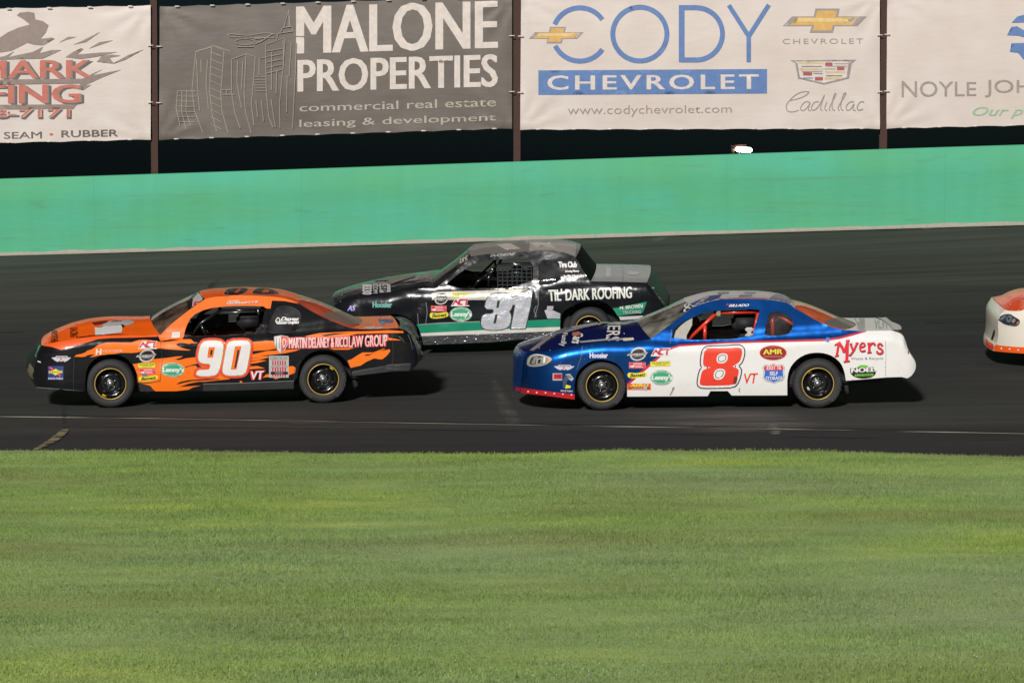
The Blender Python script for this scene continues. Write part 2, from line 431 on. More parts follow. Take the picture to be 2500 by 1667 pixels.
patch('dust_streak', [(1196, 930), (1215, 925), (1258, 1000), (1285, 1040), (1230, 1040), (1205, 985)], soft('streak_dust', S(120, 118, 110), .8, 1.2, 1), .012)
patch('dust_smear', [(640, 1022), (780, 1026), (900, 1030), (760, 1040), (650, 1036)], soft('smear', S(110, 100, 96), .7, 2.5, .4), .012)
patch('dry_grass_crack', [(172, 1050), (158, 1066), (140, 1080), (112, 1092), (92, 1101), (72, 1103), (104, 1084), (128, 1068), (142, 1055), (155, 1049)], soft('dry_grass', S(140, 130, 96), 2.4, 5, 1), .014, 1, .03, .2)
patch('wall_dirt', [(1590, 582), (1640, 577), (1612, 592), (1594, 594)], soft('walldirt', S(150, 145, 132), 1.0, 2, .6), .014, 1, .1)
patch('wall_grit', [(2245, 553), (2290, 551), (2268, 566), (2255, 566)], soft('walldirt2', S(150, 145, 132), 1.0, 2, .6), .014, 1, .1)
patch('skid_mark', [(500, 702), (528, 682), (540, 685), (515, 712)], soft('skid', S(26, 26, 26), .6, 1.5, .8), .014, 1, .1)

for k_, (pts_) in enumerate(([(-100, 812), (60, 812)], [(1040, 905), (1200, 912)], [(2260, 790), (2700, 782)])):
    strip('rubber_line', pts_, .10 + .05 * (k_ % 2), worn('rubber_streak', S(30, 31, 30), S(36, 37, 35), 1.6, .42, .60, .12), .003, .8)
patch('tar_patch', [(148, 985), (162, 985), (166, 1050), (150, 1050)], soft('tar', S(24, 23, 22), .9, 2, 1), .010, 1, .06)
# grass field
EDGE = [(-400, 1098), (0, 1100), (90, 1102), (300, 1100), (420, 1103), (700, 1104), (820, 1109), (1000, 1108), (1250, 1110), (1500, 1104), (1600, 1103), (1750, 1102), (2000, 1104), (2300, 1113), (2500, 1118), (2900, 1126)]
EP = [ground_hit(*q) for q in EDGE]; ex = [p.x for p in EP]; ey = [p.y for p in EP]
def edge_y(x): return float(np.interp(x, ex, ey))
def gr_y(x): return edge_y(x) + .10 * noise.noise(Vector((x * 1.3, 0, 9))) + .05 * noise.noise(Vector((x * 5, 0, 2)))
def bumpy(x, y): return .02 + .03 * noise.noise(Vector((x * .5, y * .5, 1)))
def grass_cols(t, rndfac=None):
    a = noise_node(t, 1.0, 4, .22, .55, 1); b = noise_node(t, 1.0, 7, .9, 2.2, 1); c0 = noise_node(t, .23, 2, .5, 1, 1)
    c = ramp(t, a.outputs[0], [(.26, S(162, 168, 116)), (.40, S(159, 178, 108)), (.52, S(160, 188, 112)), (.62, S(169, 194, 108)), (.76, S(188, 206, 106))]).outputs[0]
    c = mixc(t, ramp(t, c0.outputs[0], [(.42, (0, 0, 0)), (.62, (.55, .55, .55))]).outputs[0], c, S(162, 186, 138))
    c = mixc(t, 1.0, c, ramp(t, b.outputs[0], [(.3, (.84, .87, .84)), (.5, (1, 1, 1)), (.72, (1.14, 1.10, 1.1))]).outputs[0], 'MULTIPLY')
    return c
gm, t, p, o = base_mat('turf'); c = grass_cols(t); n = noise_node(t, 70, 3)
c = mixc(t, 1.0, c, (1.25, 1.2, 1.2, 1), 'MULTIPLY'); t.links.new(c, p.inputs['Base Color']); p.inputs['Roughness'].default_value = 1
bp = nd(t, 'ShaderNodeBump'); bp.inputs['Strength'].default_value = 1; bp.inputs['Distance'].default_value = .03
t.links.new(n.outputs[0], bp.inputs['Height']); t.links.new(bp.outputs[0], p.inputs['Normal'])
v, f = [], []; gxs = np.arange(-44, 44.01, .25); NJ = 70
for x in gxs:
    e = gr_y(x)
    for j in range(NJ + 1):
        s_ = (j / NJ) ** 1.4; y = e - s_ * (e + 60); v.append((x, y, gz(x, y) + (bumpy(x, y) if j else -.02)))
for i in range(len(gxs) - 1):
    for j in range(NJ): a = i * (NJ + 1) + j; f.append((a, a + 1, a + NJ + 2, a + NJ + 1))
tag(mesh_obj('infield_ground', v, f, gm), kind='structure')
# blades
bmT, t, p, o = base_mat('grass_blades'); c = grass_cols(t); at = nd(t, 'ShaderNodeAttribute', attribute_name='rnd')
c = mixc(t, 1.0, c, ramp(t, at.outputs['Fac'], [(0, (.8, .82, .78)), (.5, (1, 1, 1)), (.93, (1.15, 1.12, 1.05)), (1, (1.5, 1.4, 1.3))]).outputs[0], 'MULTIPLY')
t.links.new(c, p.inputs['Base Color']); p.inputs['Roughness'].default_value = .7
p.inputs['Specular IOR Level'].default_value = .2
tl = nd(t, 'ShaderNodeBsdfTranslucent'); t.links.new(c, tl.inputs[0]); ms = nd(t, 'ShaderNodeMixShader'); ms.inputs[0].default_value = .55
t.links.new(p.outputs[0], ms.inputs[1]); t.links.new(tl.outputs[0], ms.inputs[2]); t.links.new(ms.outputs[0], o.inputs[0])
N = 900000
Y = rng.uniform(-23.5, -4.2, N); hw = (38 + Y) * .172 + 3.0; X = rng.uniform(-1, 1, N) * hw
ksel = rng.uniform(0, 1, N) < hw / hw.max(); X, Y = X[ksel], Y[ksel]
ev = np.interp(X, ex, ey); gtab = np.linspace(-12, 12, 1201); et = np.array([gr_y(a) for a in gtab]); ev = np.interp(X, gtab, et)
k = Y < ev + rng.uniform(-.25, .06, len(Y)); X, Y = X[k], Y[k]; N = len(X)
bx_ = np.linspace(-12, 12, 121); by_ = np.linspace(-24, -3, 106)
tab = np.array([[bumpy(a, b) for b in by_] for a in bx_])
ix = (X + 12) / .2; iy = (Y + 24) / .2; i0 = ix.astype(int); j0 = iy.astype(int); fx = ix - i0; fy = iy - j0
Zb = tab[i0, j0] * (1 - fx) * (1 - fy) + tab[i0 + 1, j0] * fx * (1 - fy) + tab[i0, j0 + 1] * (1 - fx) * fy + tab[i0 + 1, j0 + 1] * fx * fy
Z = .4 * np.tanh(.024 * X) + Zb
hgt = rng.uniform(.010, .026, N) * (1 + .5 * np.sin(X * 1.3 + Y * 2.1) * np.sin(X * .7 - Y * 1.7)); wid = rng.uniform(.003, .006, N); ang = rng.uniform(0, 2 * np.pi, N); la = rng.uniform(0, 2 * np.pi, N); ln = rng.uniform(0, .9, N) * hgt
V3 = np.zeros((N, 3, 3)); dx, dy = np.cos(ang) * wid, np.sin(ang) * wid
V3[:, 0] = np.stack([X - dx, Y - dy, Z - .004], 1); V3[:, 1] = np.stack([X + dx, Y + dy, Z - .004], 1)
V3[:, 2] = np.stack([X + np.cos(la) * ln, Y + np.sin(la) * ln, Z + hgt], 1)
me = bpy.data.meshes.new('grass'); me.vertices.add(3 * N); me.vertices.foreach_set('co', V3.ravel())
me.loops.add(3 * N); me.loops.foreach_set('vertex_index', np.arange(3 * N, dtype=np.int32))
me.polygons.add(N); me.polygons.foreach_set('loop_start', np.arange(0, 3 * N, 3, dtype=np.int32)); me.update(calc_edges=False)
at_ = me.attributes.new('rnd', 'FLOAT', 'POINT'); at_.data.foreach_set('value', np.repeat(rng.uniform(0, 1, N), 3).astype(np.float32))
me.materials.append(bmT); me.validate(); go = bpy.data.objects.new('grass', me); col.objects.link(go)
tag(go, 'short mown green grass with yellowish patches filling the infield', 'grass', kind='stuff')
# clover heads
mb = MB(); wm = plain('clover_white', S(180, 190, 175), .8)
for _ in range(300):
    px, py = random.uniform(-50, 2550), 1667 - abs(random.gauss(0, 190)); q = ground_hit(px, py)
    if py > 1700 or py < 1130: continue
    if random.random() < .12: px = random.gauss(1450, 90); py = random.gauss(1645, 14); q = ground_hit(px, py)
    r_ = random.uniform(.0025, .006); z = gz(q.x, q.y) + .045; bm = bmesh.new(); bmesh.ops.create_icosphere(bm, subdivisions=1, radius=r_)
    bm.verts.index_update(); mb.add([(w_.co.x + q.x, w_.co.y + q.y, w_.co.z * .8 + z) for w_ in bm.verts], [[w_.index for w_ in g_.verts] for g_ in bm.faces], wm); bm.free()
tag(mb.build('clover_flowers'), 'tiny white clover heads scattered low in the infield grass', 'flowers', kind='stuff')

# land behind the wall falls away
bxs = np.concatenate([np.arange(-400, -46, 30), np.arange(-46, 46.1, 2), np.arange(60, 401, 30)])
v, f = [], []; dd = [(0.3, 0), (6, -.2), (14, -2.5), (40, -4), (500, -6)]
for x in bxs:
    for a, b in dd: v.append((x, Wd(x) + a, zwall(x) + b))
for i in range(len(bxs) - 1):
    for j in range(4): a = i * 5 + j; f.append((a, a + 5, a + 6, a + 1))
tag(mesh_obj('embankment_ground', v, f, plain('dark_earth', (.02, .024, .016, 1), 1)), kind='structure')

# ------------------------------------------------------------------ green concrete wall
def wall_mat():
    m, t, p, o = base_mat('green_wall_paint'); uv = nd(t, 'ShaderNodeUVMap'); mp = nd(t, 'ShaderNodeMapping')
    t.links.new(uv.outputs[0], mp.inputs[0]); mp.inputs['Scale'].default_value = (.35, 1.0, 1)
    n = nd(t, 'ShaderNodeTexNoise'); n.inputs['Scale'].default_value = 1.3; n.inputs['Detail'].default_value = 7; t.links.new(mp.outputs[0], n.inputs[0])
    mp2 = nd(t, 'ShaderNodeMapping'); mp2.inputs['Scale'].default_value = (2.2, .25, 1); t.links.new(uv.outputs[0], mp2.inputs[0])
    n2 = nd(t, 'ShaderNodeTexNoise'); n2.inputs['Scale'].default_value = 1.6; n2.inputs['Detail'].default_value = 5; t.links.new(mp2.outputs[0], n2.inputs[0])
    c = ramp(t, n.outputs[0], [(.32, S(78, 164, 116)), (.5, S(75, 166, 126)), (.66, S(72, 169, 137))]).outputs[0]
    c = mixc(t, 1.0, c, ramp(t, n2.outputs[0], [(.3, (.95, .955, .95)), (.6, (1.01, 1.01, 1.01))]).outputs[0], 'MULTIPLY')
    n3 = noise_node(t, 6, 8, .25, 1, 1.2); c = mixc(t, ramp(t, n3.outputs[0], [(.62, (0, 0, 0)), (.72, (.35, .35, .35))]).outputs[0], c, S(70, 140, 105))
    n5 = noise_node(t, 2.2, 9, .10, 1, 5.0); c = mixc(t, ramp(t, n5.outputs[0], [(.60, (0, 0, 0)), (.68, (.30, .30, .30))]).outputs[0], c, S(92, 128, 112))
    # joints between the cast sections
    br = nd(t, 'ShaderNodeSeparateXYZ'); t.links.new(uv.outputs[0], br.inputs[0])
    mo = nd(t, 'ShaderNodeMath', operation='PINGPONG'); mo.inputs[1].default_value = 1.83; t.links.new(br.outputs[0], mo.inputs[0])
    lt = nd(t, 'ShaderNodeMath', operation='LESS_THAN'); lt.inputs[1].default_value = .012; t.links.new(mo.outputs[0], lt.inputs[0])
    ml = nd(t, 'ShaderNodeMath', operation='MULTIPLY'); ml.inputs[1].default_value = .12; t.links.new(lt.outputs[0], ml.inputs[0])
    c = mixc(t, ml.outputs[0], c, S(60, 120, 95))
    t.links.new(c, p.inputs['Base Color']); p.inputs['Roughness'].default_value = .75
    b = nd(t, 'ShaderNodeBump'); b.inputs['Strength'].default_value = .4; b.inputs['Distance'].default_value = .02; t.links.new(n3.outputs[0], b.inputs['Height']); t.links.new(b.outputs[0], p.inputs['Normal'])
    return m
root = empty('wall', Matrix.Translation((0, Wd(0), zwall(0)))); tag(root, 'long green painted concrete wall bounding the race track', 'wall')
Mi = root.matrix_world.inverted(); H = 1.35
v, f, uvs = [], [], []
prof = [(0.0, -.1), (0.0, 0.15), (0.0, .5), (0.0, .9), (0.0, H - .02), (.02, H), (.33, H), (.35, H - .02), (.35, -.6)]
wx = np.arange(-46, 46.01, .5)
for x in wx:
    for a, h in prof: v.append(Mi @ Vector((x, Wd(x) + a, zwall(x) + h))); uvs.append((x, h))
npf = len(prof)
for i in range(len(wx) - 1):
    for j in range(npf - 1): a = i * npf + j; f.append((a, a + 1, a + npf + 1, a + npf)[::-1])
wo = mesh_obj('wall_panel', v, f, wall_mat(), root)
ul = wo.data.uv_layers.new(name='UVMap')
for lp in wo.data.loops: ul.data[lp.index].uv = uvs[lp.vertex_index]
v, f = [], []; wx2 = np.arange(-46, 46.01, .08)
for x in wx2:
    top = .055 + .02 * noise.noise(Vector((x * 2, 0, 0))) + .025 * noise.noise(Vector((x * .6, 0, 5)))
    for a, h in ((-.10 - .05 * noise.noise(Vector((x * 1.5, 3, 0))), .004), (-.012, .02), (-.004, top)):
        v.append(Mi @ Vector((x, Wd(x) + a, zwall(x) - (.008 if a < -.05 else 0) + h)))
for i in range(len(wx2) - 1):
    for j in range(2): a = i * 3 + j; f.append((a, a + 3, a + 4, a + 1))
mesh_obj('wall_base', v, f, plain('bare_concrete', S(160, 154, 141), .9, bump=.6), root)

# ------------------------------------------------------------------ posts, banners, lamp
YB = 19.5
def at_plane(px, py, y): d = ray(px, py); return CAM + d * ((y - CAM.y) / d.y)
rust = plain('rusty_steel', S(70, 46, 38), .8, bump=.5, bscale=30)
for px, lb in ((377, 'rusty steel post between the white roofing banner and the dark banner'), (1262, 'rusty steel post between the dark banner and the blue lettered white banner'), (2157, 'rusty steel post between the two white banners at right'), (-632, 'rusty steel post at the outer left end of the roofing banner'), (3042, 'rusty steel post at the outer right end of the grey lettered banner')):
    P = at_plane(px, 200, YB + .13); z0 = zwall(P.x) - .6; z1 = P.z + 2.0; r = empty('banner_post', Matrix.Translation((P.x, P.y, z0)))
    m_ = MB(); h = z1 - z0
    for dy, w, d in ((-.06, .13, .012), (.06, .13, .012), (0, .010, .108)): m_.box((0, dy, h / 2), (w, d, h), rust)
    m_.build('beam', r, False)
    m2 = MB(); m2.box((0, 0, .01), (.26, .26, .02), rust); m2.build('base_plate', r, False)
    tag(r, lb, 'post', 'rusty posts holding the banners')
def banner_mat(name, c1, c2):
    m, t, p, o = base_mat(name); n = noise_node(t, 1.1, 4); t.links.new(ramp(t, n.outputs[0], [(.3, c1), (.7, c2)]).outputs[0], p.inputs['Base Color'])
    p.inputs['Roughness'].default_value = .55
    b = nd(t, 'ShaderNodeBump'); b.inputs['Strength'].default_value = .35; b.inputs['Distance'].default_value = .03
    bn = noise_node(t, 2.2, 3, .6, 1, 1.6); t.links.new(bn.outputs[0], b.inputs['Height']); t.links.new(b.outputs[0], p.inputs['Normal']); return m
white_b = banner_mat('banner_white', S(206, 192, 183), S(214, 203, 195)); dark_b = banner_mat('banner_dark', S(94, 86, 78), S(110, 102, 94))
BI = [0]
def banner(cor, mat, label, dirs):
    BI[0] += 1
    tl, tr, br_, bl = [at_plane(*q, YB) for q in cor]; c = (bl + br_) / 2; r = empty('banner', Matrix.Translation(c)); r_i = r.matrix_world.inverted()
    nx, nz = 90, 34; v, f = [], []
    for i in range(nx + 1):
        for j in range(nz + 1):
            u, w = i / nx, j / nz; p = (bl * (1 - u) + br_ * u) * (1 - w) + (tl * (1 - u) + tr * u) * w
            ed = min(u, 1 - u) * 6.0; ew = min(w, 1 - w) * 2.4
            rip = math.exp(-min(ed, ew) * 5); k = BI[0] * 13.7
            cor_d = min(math.hypot(ed - 0, ew - 0), 1.0)
            y = -.03 * math.sin(math.pi * w) * (1 - rip) + .010 * noise.noise(Vector((p.x * .8 + k, 0, p.z * 1.5)))
            y += .020 * (1 - cor_d) * math.sin(12 * math.atan2(ew + .01, ed + .01)) + .006 * rip * math.sin(u * 60 + w * 19)
            sc = .016 * abs(math.sin(math.pi * u * 9)) * (1 if w in (0, 1) else 0)
            v.append(r_i @ Vector((p.x, p.y + y, p.z + (sc if w == 0 else -sc))))
    for i in range(nx):
        for j in range(nz): a = i * (nz + 1) + j; f.append((a, a + nz + 1, a + nz + 2, a + 1))
    sh = mesh_obj('banner_sheet', v, f, mat, r)
    art = Art({'b': BVHTree.FromPolygons([Vector(q) for q in v], f)}, r_i, step=9); art.base = .009; art.auto = .0003; art.mj = .4
    tie = plain('zip_tie_white', S(235, 228, 220), .4)
    for k in range(10):
        for (pa, pb) in ((bl, br_), (tl, tr)):
            m_ = MB(); p = pa + (pb - pa) * ((k + .5) / 10); m_.box(r_i @ (p + Vector((0, -.05, .015 if pa is bl else -.015))), (.09, .014, .022), tie, bev=.004)
            m_.build('tie', sh)
    for k in (.28, .7):
        for (pa, pb) in ((bl, tl), (br_, tr)):
            m_ = MB(); p = pa + (pb - pa) * k; m_.box(r_i @ (p + Vector((0, -.05, 0))), (.11, .014, .018), tie, bev=.004); m_.build('tie', sh)
    tag(r, label, 'banner', 'sponsor banners above the wall'); dirs(art, sh)
red_b = plain('print_red', S(196, 108, 92), .6); grey_b = plain('print_grey', S(140, 124, 116), .6); dgrey = plain('print_dark_grey', S(104, 92, 88), .6)
wht_b = plain('print_white', S(214, 203, 194), .6); lgrey = plain('print_light_grey', S(150, 138, 126), .6); blue_b = plain('print_blue', S(92, 124, 176), .6)
gold = plain('print_gold', S(212, 168, 92), .5); silver = plain('print_silver', S(150, 142, 140), .5); txtg = plain('print_text_grey', S(158, 146, 138), .6)
cred = plain('print_crest_red', S(172, 84, 84), .6); cgold = plain('print_crest_gold', S(200, 184, 140), .6); mint = plain('print_mint', S(152, 186, 152), .6)
def b1(a, sh):
    T = 'b'
    for q in ([(-60, 330), (60, 250), (140, 215), (230, 190), (180, 150), (130, 120), (150, 100), (220, 92), (262, 100), (270, 150), (330, 165), (372, 195), (352, 250), (310, 300), (400, 290), (420, 300), (330, 350), (260, 345), (210, 330), (90, 390), (0, 405)],
              [(560, 345), (640, 310), (770, 245), (660, 325)], [(680, 375), (760, 325), (870, 310), (770, 345)], [(450, 330), (520, 285), (585, 285), (500, 310)],
              [(500, 440), (560, 400), (620, 370), (640, 378), (590, 420), (760, 405), (900, 400), (760, 432), (860, 420), (925, 428), (840, 445), (870, 485), (980, 425), (1105, 378), (960, 460), (870, 490), (740, 475), (780, 430), (620, 455)],
              [(640, 600), (720, 560), (790, 530), (700, 580), (930, 535), (770, 600), (640, 660), (700, 650), (640, 690), (600, 670)],
              [(-100, 460), (40, 430), (110, 395), (60, 440), (250, 400), (330, 360), (300, 410), (400, 385), (470, 385), (330, 450), (-100, 462)]):
        a.poly(H1(*q), grey_b, T)
    a.done('brush_artwork', sh)
    a.text('LANDMARK', box4(H1, -1040, 480, 735, 622, 10), dgrey, T, .03); a.text('LANDMARK', box4(H1, -1060, 468, 712, 608, 8), grey_b, T, .035)
    a.text('LANDMARK', box4(H1, -1062, 470, 700, 603, 8), red_b, T, .02)
    a.poly(H1((-100, 612), (650, 604), (640, 640), (-100, 652)), grey_b, T); a.poly(H1((-100, 805), (590, 800), (560, 835), (-100, 840)), grey_b, T)
    a.text('ROOFING', box4(H1, -820, 664, 640, 812, 10), dgrey, T, .03); a.text('ROOFING', box4(H1, -840, 655, 622, 800, 8), grey_b, T, .035); a.text('ROOFING', box4(H1, -840, 658, 610, 796, 8), red_b, T, .02)
    a.done('lettering', sh)
    a.text('8-7171', box4(H1, -30, 845, 548, 918, 4), dgrey, T, .05); a.text('8-7171', box4(H1, -40, 838, 535, 902, 6), wht_b, T, .035); a.text('8-7171', box4(H1, -40, 840, 533, 900, 6), red_b, T, .004)
    a.done('phone_number', sh)
    a.text('SEAM', box4(H1, 30, 1012, 320, 1064, 4), dgrey, T, .015); a.poly(ellipse(*H1((378, 1020))[0], *H1((408, 1038))[0], 16), red_b, T); a.text('RUBBER', box4(H1, 470, 1000, 905, 1053, 8), dgrey, T, .015)
    a.done('lettering', sh)
banner([(-620, 33), (368, 13), (368, 342), (-620, 365)], white_b, 'white roofing banner with red block letters and dark brush strokes', b1)
def b2(a, sh):
    T = 'b'; W_ = 1.5
    def L(*p, w=2.2): a.stroke(H1(*p), w, lgrey, T)
    # sketched city
    L((1470, 690), (1500, 395), (1640, 352), (1760, 395)); L((1500, 400), (1620, 362)); L((1620, 362), (1605, 700), (1625, 880), (1660, 1010)); L((1640, 352), (1715, 395), (1690, 720), (1700, 850), (1745, 1020)); L((1470, 690), (1490, 850), (1555, 1020))
    for k in range(11): L((1612, 400 + k * 55), (1690 + 10, 435 + k * 56), w=1.9)
    L((1505, 455), (1515, 700), (1530, 850)); L((1540, 455), (1540, 560)); L((1590, 460), (1578, 640), (1597, 840))
    L((1360, 700), (1350, 830), (1380, 970)); L((1360, 698), (1500, 698)); L((1395, 700), (1392, 860), (1425, 990)); L((1430, 700), (1425, 850), (1460, 960))
    for k in range(7): L((1358, 698 + k * 39), (1495, 702 + k * 39), w=1.9)
    L((1775, 455), (1885, 415), (1955, 440), (1940, 640), (1925, 800), (1945, 960)); L((1775, 455), (1772, 700), (1800, 870), (1840, 985)); L((1885, 415), (1870, 700), (1880, 860), (1925, 1020)); L((1820, 470), (1815, 640), (1850, 830)); L((1860, 470), (1850, 690))
    L((1700, 690), (1775, 690)); L((1700, 725), (1800, 725)); L((1735, 690), (1735, 725))
    for k in range(6): L((1950, 590 + k * 22), (2040, 588 + k * 22), w=1.7)
    L((1985, 580), (1985, 450), (2030, 440)); L((2035, 500), (2035, 345), (2170, 295), (2170, 500), (2140, 800), (2145, 980)); L((2035, 440), (2040, 720), (2060, 900), (2090, 975)); L((2080, 400), (2080, 690))
    for k in range(5): L((2040, 395 + k * 42), (2160, 375 + k * 40), w=1.9)
    L((2120, 305), (2130, 260), (2250, 240), (2260, 280), (2330, 282)); L((2150, 245), (2165, 215), (2235, 205), (2245, 240)); L((2175, 210), (2212, 80), (2225, 205)); L((2212, 80), (2215, 205))
    L((2185, 300), (2170, 480)); L((2230, 330), (2215, 590)); L((2270, 330), (2262, 560), (2240, 990)); L((2200, 580), (2195, 860)); L((1960, 770), (1975, 900)); L((2000, 770), (2020, 930)); L((2075, 760), (2110, 975)); L((2120, 540), (2115, 720))
    # helicopter
    a.stroke(H1((1740, 268), (1770, 262), (1900, 275), (2020, 255), (2100, 260), (2100, 290), (1960, 290), (1760, 285)), 1.4, lgrey, T, True); a.stroke(ellipse(*H1((1800, 298))[0], *H1((1950, 345))[0], 24), 1.4, lgrey, T, True)
    L((1950, 300), (2040, 290), (2090, 262)); L((1815, 360), (1940, 360)); L((1950, 340), (2000, 320), (2040, 295))
    a.done('skyline_drawing', sh)
    def t2(s, q, o=.02, m=wht_b): a.text(s, H2(*q), m, T, o)
    t2('MALONE', [(258, 52), (1888, 5), (1888, 400), (258, 447)], .03)
    t2('PROPERTIES', [(262, 492), (1895, 445), (1895, 715), (262, 758)], .03)
    a.stroke(H2((340, 802), (1770, 764)), 1.6, wht_b, T)
    cr = plain('print_cream', S(180, 168, 156), .6)
    t2('commercial real estate', [(272, 855), (1885, 800), (1885, 875), (272, 918)], .006, cr); t2('leasing & development', [(272, 985), (1885, 932), (1885, 1010), (272, 1065)], .006, cr)
    a.done('lettering', sh)
banner([(390, 16), (1250, -9), (1250, 315), (388, 343)], dark_b, 'dark grey real estate banner with a sketched city skyline and white letters', b2)
def bow(a, f, cx, cy, w, h):
    q = lambda k: f(*[(cx + x * w * k, cy + y * h * k) for x, y in ((-1, .45), (-.78, -.35), (-.26, -.35), (-.22, -1), (.36, -1), (.32, -.35), (1, -.35), (.78, .45), (.24, .45), (.2, 1), (-.36, 1), (-.3, .45))])
    a.poly(q(1.12), silver, 'b'); a.poly(q(.92), gold, 'b'); a.poly(f((cx - .7 * w, cy - .22 * h), (cx + .7 * w, cy - .22 * h), (cx + .62 * w, cy + .1 * h), (cx - .74 * w, cy + .1 * h)), plain('print_pale_gold', S(222, 196, 138), .5), 'b')
def b3(a, sh):
    T = 'b'
    def arc(cx, cy, rx, ry, a0, a1, n=30): return [(cx + rx * math.cos(R(a0 + (a1 - a0) * k / n)), cy - ry * math.sin(R(a0 + (a1 - a0) * k / n))) for k in range(n + 1)]
    a.stroke(H3(*arc(590, 285, 222, 218, 34, 158)), 12, blue_b, T); a.stroke(H3(*arc(590, 285, 222, 218, 205, 326)), 12, blue_b, T)
    a.stroke(H3(*arc(1082, 282, 222, 220, 0, 354, 44)), 12, blue_b, T, True)
    a.stroke(H3((1425, 45), (1425, 512)), 14, blue_b, T); a.stroke(H3((1425, 65), (1540, 65), *arc(1545, 280, 215, 214, 88, -88, 24), (1425, 494)), 12, blue_b, T)
    a.stroke(H3((1812, 45), (1975, 300)), 11, blue_b, T); a.stroke(H3((2140, 42), (1975, 300)), 11, blue_b, T); a.stroke(H3((1975, 290), (1975, 512)), 11, blue_b, T)
    a.done('lettering', sh)
    bow(a, H3, 395, 290, 200, 60); a.done('logo', sh)
    a.poly(H3((250, 580), (2125, 568), (2125, 768), (250, 780)), blue_b, T, step=20)
    a.text('CHEVROLET', H3((325, 622), (2055, 610), (2055, 733), (325, 740)), wht_b, T, .03, 0, 1.25)
    a.done('blue_bar', sh)
    a.text('www.codychevrolet.com', H3((490, 868), (1835, 862), (1835, 945), (490, 965)), txtg, T, -.005)
    a.done('lettering', sh)
    bow(a, H4, 590, 185, 330, 95); a.done('logo', sh)
    a.text('CHEVROLET', H4((218, 345), (930, 342), (930, 388), (218, 392)), txtg, T, .0, 0, 1.3)
    a.done('lettering', sh)
    a.poly(H4((285, 535), (870, 530), (830, 560), (805, 695), (585, 748), (355, 695), (330, 560)), silver, T); a.poly(H4((325, 548), (835, 544), (800, 562), (785, 685), (585, 735), (372, 685), (352, 562)), wht_b, T)
    for (x0, x1, y, m_) in ((360, 580, 562, cgold), (595, 660, 570, cred), (670, 800, 566, silver), (385, 565, 590, dgrey), (600, 790, 588, silver), (370, 580, 615, cgold), (700, 765, 608, cred), (590, 690, 612, silver), (400, 480, 655, cred), (490, 570, 652, blue_b), (600, 770, 640, cgold), (390, 570, 635, silver), (600, 745, 672, dgrey), (400, 490, 692, blue_b), (505, 575, 698, cred), (590, 745, 694, cgold)):
        hh = 15 if m_ is cred else (9 if m_ is cgold else 4); a.poly(H4((x0, y - hh), (x1, y - hh), (x1, y + hh), (x0, y + hh)), m_, T)
    a.done('crest_logo', sh)
    sc = [[(455, 815), (420, 808), (350, 825), (280, 885), (245, 940), (260, 985), (310, 992), (360, 975)], [(285, 890), (380, 868), (440, 835), (452, 815)], [(460, 905), (420, 895), (380, 940), (375, 975), (410, 980), (450, 935), (465, 900), (440, 975), (470, 980)],
          [(540, 900), (500, 900), (470, 945), (480, 980), (520, 965), (560, 900), (600, 815), (545, 960), (570, 980)], [(610, 900), (585, 965), (610, 980)], [(640, 980), (625, 960), (700, 820), (670, 830), (650, 960), (680, 980)], [(720, 980), (700, 955), (790, 815), (755, 825), (725, 955), (755, 980)],
          [(850, 900), (810, 900), (775, 945), (785, 980), (820, 970), (855, 905), (835, 970), (865, 980)], [(940, 905), (905, 895), (875, 945), (885, 978), (930, 965)]]
    for q in sc: a.stroke(chaikin(H4(*q), 2, False), 2.4, txtg, T)
    a.done('script_lettering', sh)
banner([(1272, -9), (2148, -12), (2148, 316), (1270, 318)], white_b, 'white car dealer banner with large thin blue letters and a blue bar', b3)
def b4(a, sh):
    T = 'b'
    a.text('NOYLE', H4((1270, 715), (1930, 725), (1930, 850), (1270, 862)), txtg, T, .004); a.text('JOHNSON', H4((2005, 705), (3080, 715), (3080, 842), (2005, 862)), txtg, T, .004); a.done('lettering', sh); a.text('Our people', H4((1895, 945), (2760, 935), (2760, 1045), (1895, 1050)), mint, T, .01, .35)
    a.done('lettering', sh)
    for q in ([(2240, 205), (2290, 150), (2400, 120), (2560, 110), (2560, 215), (2400, 200)], [(2200, 315), (2240, 240), (2290, 235), (2400, 300), (2560, 290), (2560, 350), (2400, 345), (2300, 318)], [(2225, 460), (2240, 385), (2400, 380), (2560, 400), (2560, 620), (2400, 560), (2340, 520), (2300, 470)]):
        a.poly(H4(*q), blue_b, T)
    a.done('logo', sh)
banner([(2166, -14), (3030, -26), (3030, 296), (2164, 315)], white_b, 'white banner at far right with grey serif name and blue emblem', b4)
# lit lamp standing behind the wall
P = at_plane(1822, 372, 17.2); r = empty('floodlight', Matrix.Translation((P.x - .12, P.y, zwall(P.x) - .5)))
ih = P.z - (zwall(P.x) - .5)
m_ = MB(); m_.tube([(0, .05, 0), (0, .05, ih)], .02, plain('lamp_pole_grey', (.1, .1, .1, 1), .5, .5)); m_.box((0, .05, 0), (.14, .14, .02), MC['lamp_pole_grey']); m_.build('pole', r)
m_ = MB(); hsg = plain('lamp_housing_bronze', S(96, 72, 58), .5, .3); m_.box((-.03, .03, ih + .105), (.26, .13, .035), hsg, bev=.01); m_.box((.02, .03, ih + .13), (.2, .10, .012), hsg); m_.box((-.12, .03, ih + .03), (.06, .10, .10), hsg, bev=.008); m_.build('housing', r)
m_ = MB(); m_.box((.07, -.045, ih + .045), (.30, .055, .09), plain('lamp_lens_lit', (1, .96, 1, 1), .3, emit=14), Matrix.Rotation(R(4), 3, 'Y'), .024); m_.build('lens', r)
tag(r, 'small lit white floodlight just above the top of the green wall', 'floodlight')
lp = bpy.data.lights.new('floodlight_glow', 'POINT'); lp.energy = 3; lp.color = (1, .96, 1); lp.shadow_soft_size = .05
